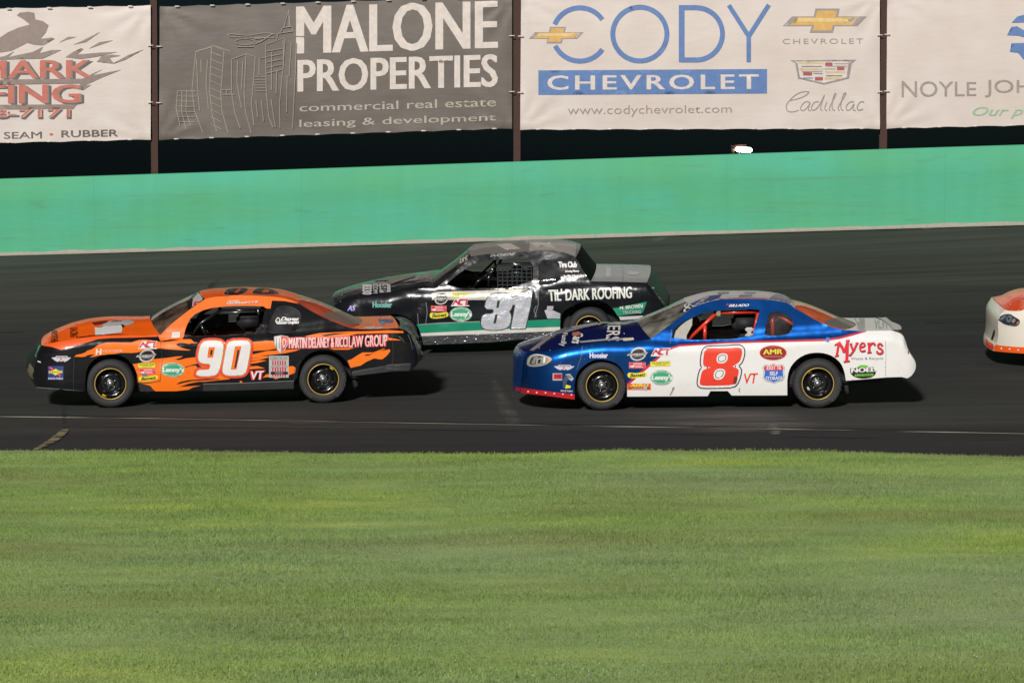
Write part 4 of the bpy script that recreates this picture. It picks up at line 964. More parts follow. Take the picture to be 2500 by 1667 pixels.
    Z(A1((1590, 690), (1570, 640), (1560, 600), (1700, 480), (1900, 320), (2060, 180), (2352, 150)) + A2((90, 150), (640, 160), (700, 200), (850, 262), (850, 275), (700, 248), (560, 243), (545, 330), (300, 330)) + A1((2300, 330), (1960, 470), (1880, 560), (1835, 668), (1700, 672)), vinyl(255, 112, 14, 'pillar_orange'))
    Z(G4((1590, 912), (1750, 862), (1960, 805), (2000, 850), (2080, 920), (2171, 930), (2400, 930), (2400, 965), (2080, 960), (1960, 940), (1900, 870), (1750, 885), (1610, 935)), blk); Z(G4((1330, 1415), (1450, 1350), (1700, 1295), (2171, 1270), (2600, 1260), (2600, 1285), (1800, 1330), (1550, 1380), (1400, 1420)), blk)
    Z(G4((50, 1010), (160, 1000), (260, 965), (250, 985), (150, 1012)), blk); Z(G4((215, 1360), (400, 1375), (600, 1365), (780, 1330), (870, 1285), (820, 1340), (600, 1385), (400, 1400), (215, 1380)), blk)
    for q in ([(345, 700), (500, 685), (600, 690), (600, 775), (500, 790), (345, 800)], [(330, 840), (400, 825), (500, 800), (750, 785), (875, 780), (820, 800), (700, 825), (560, 840), (420, 852), (560, 858), (330, 882)], [(325, 890), (500, 862), (530, 870), (400, 900), (325, 910)], [(325, 920), (420, 900), (505, 903), (400, 930), (315, 942)], [(300, 970), (400, 965), (485, 990), (380, 995), (290, 1005)],
              [(455, 1095), (500, 1055), (560, 1060), (740, 1010), (750, 970), (790, 965), (825, 985), (815, 1040), (750, 1065), (600, 1110), (560, 1085), (480, 1090)], [(1395, 905), (1440, 890), (1500, 850), (1560, 815), (1680, 815), (1800, 770), (1810, 775), (1700, 825), (1590, 840), (1580, 850), (1620, 852), (1760, 800), (1860, 780), (1868, 800), (1830, 850), (1780, 890), (1740, 890), (1690, 880), (1600, 920), (1540, 960), (1430, 985), (1415, 950)],
              [(920, 638), (1000, 620), (1080, 603), (1400, 585), (1580, 582), (1850, 570), (2010, 580), (2013, 600), (1900, 600), (1700, 605), (1500, 610), (1400, 635), (1250, 655), (1100, 660)], [(1840, 650), (1995, 680), (1850, 682)], [(1190, 770), (1475, 765), (1400, 785), (1250, 785)], [(205, 1130), (230, 1130), (232, 1190), (218, 1235), (212, 1180)]): Z(A2(*q), OR)
    Z(A2((1090, 625), (1250, 603), (1420, 598), (1250, 622), (1150, 640)), blk)
    # skirts
    sk = paint('skirt_plastic_90', (.03, .031, .033, 1), rough=.45, bump=.5, bscale=10, dirt=.8)
    Z(A2((-200, 1165), (800, 1130), (800, 1215), (-200, 1245)) , sk); Z(A1((1350, 1165), (1480, 1190), (1530, 1243), (1370, 1245)), sk); Z(A2((1445, 1020), (1800, 960), (1900, 945), (2100, 930), (2080, 1015), (1900, 1022), (1450, 1075)), sk)
    Z(A1((255, 690), (300, 742), (380, 752), (500, 788), (640, 745), (800, 700), (900, 668), (1050, 657), (1300, 652), (1460, 645), (1560, 640), (1560, 560), (255, 560)), vinyl(232, 88, 18, 'hood_edge_orange'))
    c.shape(E, bottom, holes, blackp, {'front_bumper': [nsp, lambda t, bb, cc: (bb - .09 * math.sin(math.pi * min(1, t * 1.05)), cc)], 'hood': [orp, HC], 'windshield': [gl], 'roof': [orp], 'rear_window': [rg, RW], 'decklid': [orp], 'rear_bumper': [torn]}, Zn)
    for x in (0, c.L):
        for nr in (True, False): c.wheel(x, nr, letters=nr and x > 1, spot=(R(-118) if x == 0 else R(50), plain('wheel_paint_yellow', S(200, 170, 40), .5)))
    c.guts(); c.common(1.75, 'driver in dark suit and helmet seated inside the black and orange race car', dash=plain('inner_tin_tan', S(150, 138, 124), .5))
    a = c.art(); B = c.body; OR = vinyl(255, 120, 14, 'flame_orange')
    a.stroke(A2((-200, 1163), (300, 1150), (800, 1128)), 1.6, gry); a.stroke(A1((222, 1200), (500, 1222), (750, 1245)), 1.6, gry)
    a.done('skirt_trim', B)
    # number
    nine = chaikin(A1((2003, 900), (2012, 800), (2040, 720), (2085, 685), (2240, 685), (2285, 715), (2288, 790), (2250, 985), (2222, 1050), (2160, 1078), (1983, 1076), (1995, 1008), (2100, 1006), (2132, 1000), (2146, 940), (2050, 938)), 1)
    zero = chaikin(A2((90, 688), (285, 682), (325, 715), (325, 780), (285, 1000), (262, 1050), (205, 1070), (55, 1070), (12, 1035), (18, 960), (55, 750)), 1)
    on = vinyl(226, 70, 48)
    for q in (nine, zero): a.poly(offset_poly(q, 6.5), on if q is zero else on)
    for q in (nine, zero): a.poly(offset_poly(q, 2.6), OR)
    for q in (nine, zero): a.poly(offset_poly(q, .8), blk)
    for q in (nine, zero): a.poly(q, white)
    a.poly(A1((2125, 758), (2192, 757), (2170, 870), (2108, 871)), on); a.poly(A1((2130, 764), (2186, 763), (2166, 864), (2114, 865)), OR); a.poly(A1((2146, 785), (2168, 785), (2158, 845), (2138, 845)), blk)
    a.poly(A2((153, 748), (222, 746), (166, 1001), (108, 1003)), on); a.poly(A2((158, 754), (216, 752), (162, 995), (114, 997)), OR); a.poly(A2((180, 785), (204, 783), (164, 983), (144, 985)), blk)
    a.done('race_number', B)
    V_ = lambda s_, f, x0, y0, x1, y1, sk_=0: box4(f, x0, y0, x1, y1, sk_)
    a.text('VT', V_('', A2, 322, 1015, 478, 1122, 5), redp, 'side', .10, .15); a.text('VT', V_('', A2, 332, 1024, 470, 1114, 5), white, 'side', .03, .15); a.done('lettering', B)
    glow = vinyl(236, 84, 70); lw = vinyl(244, 206, 200)
    a.text('MARTIN DELANEY & RICCI', A2((742, 648), (1400, 636), (1400, 762), (742, 780)), redp, 'side', .075); a.text('LAW GROUP', A2((1404, 632), (1840, 614), (1840, 750), (1404, 765)), redp, 'side', .05)
    a.text('MARTIN DELANEY & RICCI', A2((750, 656), (1393, 645), (1393, 754), (750, 770)), lw, 'side', .022); a.text('LAW GROUP', A2((1412, 640), (1832, 622), (1832, 742), (1412, 757)), lw, 'side', .012)
    a.done('sponsor_lettering', B)
    sh_ = A2((582, 640), (660, 626), (742, 640), (740, 720), (712, 780), (655, 828), (610, 780), (586, 720)); a.poly(sh_, lgr, step=3); a.poly(A2((595, 648), (655, 638), (655, 815), (618, 772), (598, 718)), white, step=3); a.poly(A2((664, 638), (732, 648), (728, 715), (704, 772), (664, 812)), on, step=3)
    for x in (612, 640): a.stroke(A2((x, 655), (x, 775)), 2, gry)
    a.stroke(chaikin(A2((680, 665), (705, 668), (716, 700), (704, 740), (682, 765)), 1), 2.2, lw, 'side', True); a.done('shield_sticker', B)
    b = bx(A2, 528, 852, 746, 1092); a.poly(q4(b, 0, 0, 1, 1), lgr, step=4); a.text('GIROUX', q4(b, .06, .04, .94, .19), gry, 'side', .03)
    for k in range(6): a.poly(q4(b, .16 + k * .125, .22, .225 + k * .125, .95), crim, step=4)
    a.text('BODY SHOP', q4(b, .08, .42, .95, .54), lgr, 'side', .05, .2); a.poly(q4(b, .08, .73, .95, .84), blk, step=4); a.text('HINESBURG', q4(b, .3, .75, .72, .82), lgr); a.done('sticker', B)
    sticker(a, B, st_act, bx(A1, 1342, 690, 1556, 776)); sticker(a, B, st_fast, bx(A1, 1318, 780, 1548, 922)); sticker(a, B, st_tr, bx(A1, 1345, 935, 1532, 985), .05); sticker(a, B, st_red, bx(A1, 1362, 998, 1535, 1052)); sticker(a, B, st_bass, bx(A1, 1350, 1075, 1565, 1140), .15); sticker(a, B, st_lenny, bx(A1, 1597, 925, 1855, 1088)); sticker(a, B, st_wing, bx(A1, 388, 852, 606, 922)); sticker(a, B, st_sun, bx(A1, 350, 965, 520, 1115))
    a.poly(A1((1372, 1015), (1440, 1010), (1450, 1090), (1400, 1100)), gry); a.done('scuff_highlight_mark', B)
    b = bx(A1, 870, 775, 1172, 842); a.text('H', q4(b, .02, 0, .24, .98), white, 'side', .05, .1); a.text('HOOSIER', q4(b, .28, .18, 1, .6, .05), vinyl(238, 190, 170), 'side', .03, .2); a.done('sticker', B)
    a.poly(A1((1722, 595), (1808, 588), (1800, 650), (1714, 652)), white, step=3); a.stroke(A1((1725, 612), (1800, 607)), 1, gry); a.stroke(A1((1723, 632), (1797, 628)), 1, gry); a.done('sticker', B)
    a.text('OUELLETTE', A2((48, 264), (424, 248), (418, 270), (50, 290)), blk, 'side', .09, .3); a.text('OUELLETTE', A2((54, 266), (420, 250), (414, 268), (56, 286)), white, 'side', .04, .3); a.text('Justin', A2((70, 246), (200, 240), (196, 256), (66, 262)), white, 'side', .03, .3); a.done('driver_name', B)
    # roof number, hood art, sun strip, deck badges
    dk = vinyl(34, 16, 14); wo = vinyl(206, 140, 116)
    for q, hq in (([(28, 165), (60, 125), (95, 108), (250, 104), (298, 110), (285, 140), (240, 172), (180, 182), (45, 184)], [(140, 162), (190, 116), (226, 116), (180, 162)]), ([(330, 168), (370, 125), (410, 107), (500, 108), (620, 145), (640, 168), (600, 178), (420, 178)], [(440, 158), (480, 122), (535, 132), (520, 160)])):
        a.poly(offset_poly(chaikin(A2(*q), 1), 1.6), wo, 'roof', step=3); a.poly(chaikin(A2(*q), 1), dk, 'roof', step=3); a.poly(A2(*hq), vinyl(206, 84, 40), 'roof', step=3)
    a.done('roof_number', c.parts['roof'])
    for T_ in ('windshield',):
        a.poly(A1((1905, 352), (2100, 280), (2100, 190), (2000, 130), (1880, 260)), blk, T_, step=3); a.poly(A1((1940, 325), (2035, 295), (2075, 160), (2030, 140), (1950, 220)), lgr, T_, step=3); a.poly(A1((1955, 310), (2025, 285), (2035, 265), (1990, 250), (1960, 265)), redp, T_, step=3)
    a.done('sun_strip', c.parts['windshield'])
    db = vinyl(58, 22, 10)
    a.text('RACING', [A1((680, 545))[0], A1((680, 655))[0], A1((592, 648))[0], A1((590, 548))[0]], db, 'hood', .03); a.text('BROTHERS', [A1((455, 575))[0], A1((462, 730))[0], A1((378, 738))[0], A1((385, 578))[0]], db, 'hood', .03)
    a.poly(A1((866, 545), (960, 530), (1165, 522), (1170, 575), (1160, 600), (1000, 618), (872, 630)), vinyl(222, 218, 218), 'hood', step=3); a.poly(A1((1000, 490), (1050, 470), (1200, 462), (1290, 470), (1300, 495), (1240, 520), (1170, 520), (960, 530), (940, 515)), vinyl(176, 172, 168), 'hood', step=3); a.poly(A1((835, 490), (930, 475), (1010, 470), (980, 500), (900, 515), (838, 520)), vinyl(110, 40, 24), 'hood', step=3)
    a.poly(A1((1155, 510), (1180, 512), (1195, 535), (1170, 545)), blk, 'hood', step=3); a.stroke(A1((880, 540), (930, 545), (960, 530)), 1.2, blk, 'hood'); a.stroke(A1((1050, 482), (1100, 476), (1160, 474)), 1.6, blk, 'hood')
    a.stroke(A1((500, 695), (600, 685), (700, 655), (850, 635), (1100, 622), (1250, 628)), 2.2, blk, 'hood', w2=1.0); a.poly(A1((870, 650), (1000, 635), (1160, 640), (1150, 655), (1000, 668)), vinyl(220, 180, 170), 'hood', step=3); a.poly(A1((1150, 650), (1300, 630), (1460, 622), (1450, 645), (1200, 672)), vinyl(132, 104, 60), 'hood', step=3)
    a.done('hood_artwork', c.parts['hood']); c.rivets(A1, [(342, 715), (508, 752), (1275, 595), (560, 540), (380, 590)], 'hood')
    sv = vinyl(210, 200, 196)
    for y0, m_ in ((336, white), (525, sv)):
        a.poly(A2((1550 + (y0 > 400) * 30, y0 + 14), (1640, y0 + 8), (1680, y0), (1700, y0 + 12), (1790, y0 + 12), (1780, y0 + 28), (1710, y0 + 34), (1670, y0 + 46), (1640, y0 + 34), (1570, y0 + 26)), m_, 'decklid', step=3)
    a.poly(A2((1730, 450), (1900, 452), (1895, 488), (1840, 485), (1760, 495)), vinyl(70, 72, 150), 'decklid', step=3); a.poly(A2((1760, 480), (1810, 478), (1800, 510), (1770, 508)), vinyl(70, 150, 170), 'decklid', step=3); a.poly(A2((1735, 365), (1865, 360), (1870, 425), (1750, 430)), vinyl(150, 110, 96), 'decklid', step=4)
    a.done('deck_stickers', c.parts['decklid']); c.rivets(A2, [(1935, 520), (1940, 370)], 'decklid', r=.012)
    sm = vinyl(112, 118, 112, 'scrape_highlight')  # pale scrape strokes on the tail paint highlights along its creases
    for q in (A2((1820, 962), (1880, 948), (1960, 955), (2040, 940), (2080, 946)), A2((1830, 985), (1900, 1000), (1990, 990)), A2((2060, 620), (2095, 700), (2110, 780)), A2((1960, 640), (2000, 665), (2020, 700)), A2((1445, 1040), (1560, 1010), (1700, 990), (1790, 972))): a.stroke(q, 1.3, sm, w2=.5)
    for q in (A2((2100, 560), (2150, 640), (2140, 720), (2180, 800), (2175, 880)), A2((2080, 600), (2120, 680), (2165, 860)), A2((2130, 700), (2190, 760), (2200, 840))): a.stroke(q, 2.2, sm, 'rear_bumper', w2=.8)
    a.done('scuff_highlight_mark', B)
    # nose details: smudged headlight stickers on the bumper
    a.poly(A1((205, 860), (240, 760), (285, 700), (295, 740), (275, 800), (245, 880)), paint('headlight_decal_dark', (.06, .075, .065, 1), rough=.2, bump=0), 'front_bumper', step=3); a.poly(A1((120, 1010), (150, 930), (200, 1000), (200, 1090), (180, 1110), (130, 1060)), vinyl(120, 112, 92), 'front_bumper', step=3); a.poly(A1((235, 905), (270, 915), (275, 930), (240, 920)), white, 'side', step=2); a.done('headlight_sticker', c.parts['front_bumper'])
    a.poly(chaikin(A2((1090, 395), (1240, 365), (1400, 358), (1530, 390), (1565, 440), (1530, 500), (1430, 520), (1300, 480), (1180, 440)), 2), vinyl(132, 112, 100, 'shelf_grey_90'), 'rear_window', step=3); a.done('rear_shelf_decal', c.parts['rear_window'])  # grey patch on the glass stands for the rear shelf behind it
    for q in (A1((632, 870), (636, 960), (628, 1060), (634, 1235)), A2((802, 1130), (810, 1000), (880, 900)), A1((1590, 690), (1610, 900), (1585, 1150)), A2((1885, 600), (1900, 800), (1890, 1010))): a.stroke(q, .9, vinyl(60, 58, 56))
    for q in (A1((1040, 830), (1120, 850), (1180, 880)), A2((1720, 630), (1850, 620))): a.stroke(q, .7, gry)
    a.done('panel_seam', B)
    # windows
    qp = c.panel('quarter_window', 1, glass('plexi_scratched', (.35, .35, .37, 1), S(120, 120, 124), .3)); w_ = c.bv; 
    h = c.holes[1]; V, T = tri_region(h, (), .05); c.bv['q'] = BVHTree.FromPolygons([Vector((x, -(c.w(x, z) - .012), z)) for x, z in V], T); a.t = c.bv
    a.text('Daves', A2((660, 425), (860, 425), (855, 465), (650, 470)), white, 'q', .05, .3); a.text('Custom Graphics', A2((610, 470), (860, 460), (855, 510), (612, 515)), white, 'q', .05); a.stroke(chaikin(A2((600, 470), (625, 430), (650, 450), (640, 490), (610, 490)), 1), 2, white, 'q', True); a.done('window_lettering', qp)
    bar = lambda *q, y=-.62: [c.at(*p, y) for p in q]
    c.tube_part('roll_cage', [bar(*G1((240, 620), (400, 400), (720, 190))), bar(*G1((400, 400), (500, 620))), bar(*G1((720, 190), (1480, 180))), bar(*G1((1480, 180), (1400, 640))), bar(*G1((1480, 180), (2000, 300), (2250, 560)), y=-.5)], .022, plain('cage_black', (.012, .013, .015, 1), .2))
    c.tube_part('window_net_rod', [bar(*G1((750, 218), (1300, 212)), y=-.72), bar(*G1((1340, 160), (1355, 265)), y=-.72)], .006, CHRO, False)
    m_ = MB(); q = [c.at(*p, -.1) for p in G1((380, 250), (860, 240), (860, 470), (560, 470), (450, 560))]; m_.add(q + [p + Vector((0, .02, 0)) for p in q], [(0, 1, 2, 3, 4)], plain('inner_panel_blue', S(50, 56, 74), .6)); m_.build('inner_panel', c.root, False)
    return c

# ================================================================== CAR 31: black, green and silver
def car31():
    c = Car('race_car', 'battered black race car with silver number 31 and green stripe running the high lane', (969, 869), (1440.6, 857))
    belt = B3((120, 900), (190, 880), (600, 790), (900, 738), (1200, 698), (1400, 700), (1480, 702), (2352, 700)) + B4((515, 685), (700, 665), (1000, 625), (1240, 604), (1940, 616), (2040, 700))
    c.setup(belt, B3((80, 960))[0], B4((2190, 880))[0], xf=-.42, nf=2.7, rr=.34); c.crinkle = .010; c.seed = 9
    s1 = c.at(*B4((560, 760))[0], -.93); c.dents = [(s1.x, s1.z, .07, .03), (s1.x + .3, s1.z - .02, .18, -.02)]; q1 = c.at(*B4((1500, 900))[0], -.93); c.dents += [(q1.x, q1.z, .10, .03)]; q2 = c.at(*B3((1150, 950))[0], -.93); c.dents += [(q2.x, q2.z, .16, .03)]
    for u_, v_, r_, a_ in ((1000, 850, .26, -.045), (1700, 820, .22, -.03)): q = c.at(*B4((u_, v_))[0], -.93); c.dents.append((q.x, q.z, r_, a_))
    for u_, v_, r_, a_ in ((900, 900, .22, -.04), (500, 930, .12, .02), (1250, 1000, .14, -.03)): q = c.at(*B3((u_, v_))[0], -.93); c.dents.append((q.x, q.z, r_, a_))
    bl = paint('paint_black_31', (.008, .009, .012, 1), rough=.28, crough=.07, bump=.5, bscale=5, fine=.06, inner=(.02, .02, .022, 1))
    gr = paint('roof_dusty_grey', S(128, 124, 118), rough=.45, coat=.3, bump=.4); dg = paint('deck_dusty_grey', S(158, 160, 156), rough=.45, coat=.3, bump=.4, bscale=5); nose = paint('nose_dark_green', (.016, .022, .019, 1), rough=.6, coat=.06, bump=.6)
    gl = glass('windshield_31', (.5, .5, .5, 1), S(96, 92, 86), .3); rw = plain('rear_window_black', (.006, .007, .008, 1), .7); rw.node_tree.nodes['Principled BSDF'].inputs['Specular IOR Level'].default_value = .05
    E = [('front_bumper', B3((170, 1400), (130, 1280), (110, 1120), (120, 1000), (150, 940), (190, 890)), -.10, 0, -.10, .06),
         ('hood', B3((190, 890), (300, 860), (600, 792), (900, 738), (1200, 695), (1340, 672), (1450, 682)), -.10, .06, -.12, .05),
         ('windshield', B3((1450, 682), (1560, 598), (1760, 425), (1890, 285)), -.12, .05, -.06, .04),
         ('roof', B3((1890, 285), (2100, 255), (2352, 236)) + B4((204, 236), (400, 226), (600, 222), (800, 226), (950, 252), (1050, 300)), -.06, .04, .03, .035),
         ('rear_window', B4((1050, 300), (1130, 440), (1200, 555), (1240, 598)), .03, .035, .03, .02),
         ('decklid', B4((1240, 598), (1500, 600), (1940, 612)), .03, .02, .03, .02),
         ('rear_bumper', B4((1940, 612), (2000, 690), (2060, 780), (2120, 860), (2160, 930), (2150, 1000), (2110, 1080)), .03, .02, .07, 0)]
    bottom = B4((2110, 1080), (1900, 1130), (1625, 1150)) + chaikin(B4((1610, 1100), (1560, 1000), (1500, 920), (1420, 860), (1330, 830), (1200, 835), (1080, 870), (980, 920), (900, 970), (875, 1020), (862, 1100), (855, 1240)), 1, False) + B4((855, 1335), (380, 1320), (0, 1357)) + B3((1300, 1390)) + chaikin(B3((1290, 1390), (1275, 1270), (1215, 1130), (1100, 1040), (950, 1000), (800, 1030), (690, 1120), (620, 1240), (600, 1400)), 1, False) + B3((450, 1410), (170, 1400))
    holes = [B3((1500, 695), (1780, 470), (1940, 362), (2100, 335), (2352, 318)) + B4((204, 315), (520, 302), (515, 683)), B4((590, 325), (790, 333), (840, 470), (878, 600), (620, 650), (588, 648))]
    gn = vinyl(20, 138, 104, 'stripe_green'); cream = paint('stripe_silver', S(206, 202, 186), rough=.3, metal=.2, bump=.3, bscale=3)
    chrom = paint('holographic_foil', S(214, 216, 224), rough=.3, metal=.3, coat=.6, bump=1.0, bscale=9, fine=.3, dirt=.3); skch = paint('crumpled_black_skirt', (.42, .42, .46, 1), rough=.2, metal=.9, bump=1.0, bscale=16, fine=.8, dirt=.6)
    Zn = []; Z = lambda p, m_: Zn.append((p, m_))
    Z(B3((1400, 745), (1480, 728), (2352, 703), (2667, 688), (2640, 800), (2600, 830), (1410, 830)), cream)
    Z(B3((1212, 1140), (1340, 1126), (2020, 1100), (2587, 1085), (3007, 1065), (3003, 1162), (2567, 1177), (2020, 1203), (1245, 1242)), gn); Z(B3((1248, 1245), (2020, 1206), (2567, 1180), (3003, 1165), (3003, 1215), (2147, 1252), (1265, 1280)), vinyl(214, 212, 204))
    Z(B3((1268, 1283), (2147, 1254), (3003, 1218), (3003, 1335), (2527, 1322), (2147, 1357), (1300, 1392)), skch)
    Z(B4((1500, 940), (1940, 850), (1890, 985), (1580, 1032)), gn); Z(B4((1590, 1040), (1890, 1025), (1880, 1062), (1610, 1082)), vinyl(200, 200, 200)); Z(B4((470, 690), (512, 690), (500, 840), (440, 1060), (420, 1060)), vinyl(10, 74, 62))
    Z(B4((660, 960), (720, 940), (860, 1000), (855, 1060), (700, 1062)), chrom)
    c.shape(E, bottom, holes, bl, {'front_bumper': [nose], 'hood': [bl], 'windshield': [gl], 'roof': [gr], 'rear_window': [rw], 'decklid': [dg], 'rear_bumper': [nose]}, Zn)
    for x in (0, c.L):
        for nr in (True, False): c.wheel(x, nr, letters=False)
    c.guts(); c.common(1.72, 'driver in dark suit seated behind the window net of the black and green race car')
    a = c.art(); B = c.body
    a.stroke(B3((1210, 1138), (1500, 1118), (2000, 1098)), 1.2, lgr); a.done('stripe_edge', B)
    for q in (B3((1330, 860), (1345, 980), (1325, 1130)), B3((1225, 1000), (1235, 1130)), B4((580, 700), (585, 880), (540, 1050)), B4((560, 900), (530, 960), (560, 1040))): a.stroke(q, 1.0, vinyl(150, 152, 156))
    a.done('panel_seam', B)
    three = chaikin(B3((2065, 935), (2088, 835), (2120, 785), (2200, 755), (2340, 752), (2400, 782), (2412, 850), (2392, 935), (2355, 975), (2388, 1015), (2378, 1120), (2340, 1172), (2250, 1197), (2090, 1195), (2032, 1165), (2022, 1100), (2045, 1012), (2170, 1008), (2182, 960), (2178, 938)), 1)
    one = B4((262, 882), (268, 800), (330, 780), (400, 740), (508, 692), (480, 900), (415, 1180), (250, 1182), (305, 885))
    dkg = vinyl(18, 58, 52)
    for q in (three, one): a.poly(offset_poly(q, 3.4), dkg)
    for q in (three, one): a.poly(offset_poly(q, 1.4), lgr)
    for q in (three, one): a.poly(q, chrom)
    for q in ([(2222, 838), (2252, 836), (2236, 925), (2208, 927)], [(2196, 1010), (2224, 1008), (2204, 1118), (2170, 1120)]): a.poly(offset_poly(B3(*q), 1.2), lgr); a.poly(B3(*q), dkg)
    a.done('race_number', B)
    a.text("TIL' DARK ROOFING", B4((710, 700), (1750, 658), (1750, 806), (720, 846)), vinyl(226, 228, 220), 'side', .03); a.done('sponsor_lettering', B)
    a.text('Tire Club', B4((833, 352), (1064, 352), (1066, 425), (843, 428)), white, 'side', .05); a.text('In Loving Memory', B4((925, 458), (1095, 455), (1090, 490), (925, 495)), white, 'side', .05); a.text('Jean Wing & Brenda Glenn', B4((902, 518), (1156, 512), (1152, 552), (905, 560)), white, 'side', .05); a.done('pillar_lettering', B)
    a.text('M. BROWN', B4((1605, 912), (1885, 876), (1885, 930), (1603, 948)), white, 'side', .04); a.text('TRUCKING', B4((1635, 962), (1868, 956), (1866, 996), (1638, 1002)), lgr, 'side', .03); a.done('trucking_lettering', B)
    a.text('DUCHESNE', B3((2135, 262), (2455, 238), (2440, 272), (2130, 292)), lgr, 'side', .0, .4); a.done('driver_name', B)
    sticker(a, B, st_fast, bx(B3, 1400, 733, 1625, 888)); sticker(a, B, st_tr, bx(B3, 1655, 743, 1872, 795), 0); sticker(a, B, st_act, bx(B3, 1640, 812, 1872, 908)); sticker(a, B, st_red, bx(B3, 1396, 905, 1582, 972)); sticker(a, B, st_bass, bx(B3, 1376, 980, 1612, 1066)); sticker(a, B, st_lenny, bx(B3, 1624, 915, 1904, 1100))
    b = bx(B3, 665, 855, 905, 925); a.text('Hoosier', q4(b, 0, 0, 1, 1), vinyl(110, 170, 160), 'side', .07); a.done('sticker', B); b = bx(B3, 350, 900, 450, 965); a.text('AS', q4(b, 0, 0, 1, 1), vinyl(160, 150, 220), 'side', .06, .3); a.done('sticker', B); a.poly(B4((695, 905), (775, 905), (768, 950), (690, 950)), lgr, step=3); a.done('sticker', B)
    cr2 = vinyl(196, 186, 176); g2 = vinyl(150, 142, 134)
    a.poly(B4((60, 140), (240, 125), (370, 195), (170, 205)), cr2, 'roof', step=3); a.poly(B4((480, 112), (1060, 130), (1046, 290), (900, 235), (470, 222)), vinyl(170, 164, 156), 'roof', step=3); a.poly(B4((500, 120), (700, 122), (800, 180), (780, 190), (620, 160), (560, 180)), cr2, 'roof', step=3); a.poly(B4((600, 150), (640, 152), (650, 165), (610, 163)), gry, 'roof', step=3)
    a.done('roof_number', c.parts['roof'])
    a.text('DUC', B3((1752, 380), (1880, 320), (1850, 275), (1760, 320)), cr2, 'windshield', .06); a.done('sun_strip', c.parts['windshield'])
    def down(x0, y0, x1, y1): return B3((x1, y0), (x1, y1), (x0, y1), (x0, y0))
    a.text('8330', down(535, 640, 655, 765), white, 'hood', .05); a.text('.COM', down(672, 630, 728, 750), white, 'hood', .03); a.poly(B3((750, 640), (885, 628), (890, 735), (752, 745)), lgr, 'hood', step=3); a.text('SP', down(765, 645, 845, 738), blk, 'hood', .05)
    a.poly(B3((655, 565), (1195, 515), (1190, 545), (1000, 600), (890, 640), (860, 640), (850, 590), (660, 600)), vinyl(104, 100, 90), 'hood', step=3); a.done('hood_lettering', c.parts['hood']); c.rivets(B3, [(355, 640), (312, 697), (282, 768), (264, 848), (660, 830)], 'hood')
    a.poly(B4((1430, 425), (1490, 425), (1485, 545), (1430, 545)), lgr, 'decklid', step=4); a.poly(ellipse(*bx(B4, 1690, 472, 1850, 522), 30), lgr, 'decklid', step=4); a.stroke(B4((1640, 385), (1640, 600)), 1.5, gry, 'decklid'); a.poly(B4((1255, 400), (1300, 400), (1310, 440), (1270, 590), (1235, 590)), vinyl(120, 160, 140), 'decklid', step=4); a.done('deck_stickers', c.parts['decklid'])
    a.poly(B4((2030, 760), (2060, 750), (2180, 900), (2170, 935)), vinyl(140, 130, 110), 'rear_bumper', step=4); a.poly(B4((2000, 672), (2030, 670), (2030, 690), (2002, 690)), white, 'rear_bumper', step=3); a.done('bumper_scuffs', c.parts['rear_bumper'])
    qp = c.panel('quarter_window', 1, glass('plexi_scratched', (.35, .35, .37, 1)))
    bar = lambda *q, y=-.62: [c.at(*p, y) for p in q]
    c.tube_part('roll_cage', [bar(*G3((700, 640), (960, 390), (1100, 280))), bar(*G3((1100, 280), (1600, 270))), bar(*G3((1640, 260), (1660, 660))), bar(*G3((1660, 270), (1880, 280), (2060, 560)), y=-.5), bar(*G3((950, 400), (945, 660)))], .018, paint('cage_black_31', (.01, .01, .012, 1), rough=.15, bump=0))
    c.tube_part('window_net_rod', [bar(*G3((1140, 288), (1600, 276)), y=-.7), bar(*G3((750, 560), (820, 505)), y=-.72), bar(*G3((950, 405), (1010, 392)), y=-.72)], .005, CHRO, False)
    # window net of flat webbing
    m_ = MB(); P = lambda u, v_: c.at(*G3((1085 + 510 * u, 300 + 350 * v_))[0], -.68)
    for k in range(8): u = k / 7; m_.tube([P(u, 0), P(u, 1)], .009, NETM, 6)
    for k in range(7): v_ = k / 6; m_.tube([P(0, v_), P(1, v_)], .009, NETM, 6)
    m_.build('window_net', c.root, False)
    return c

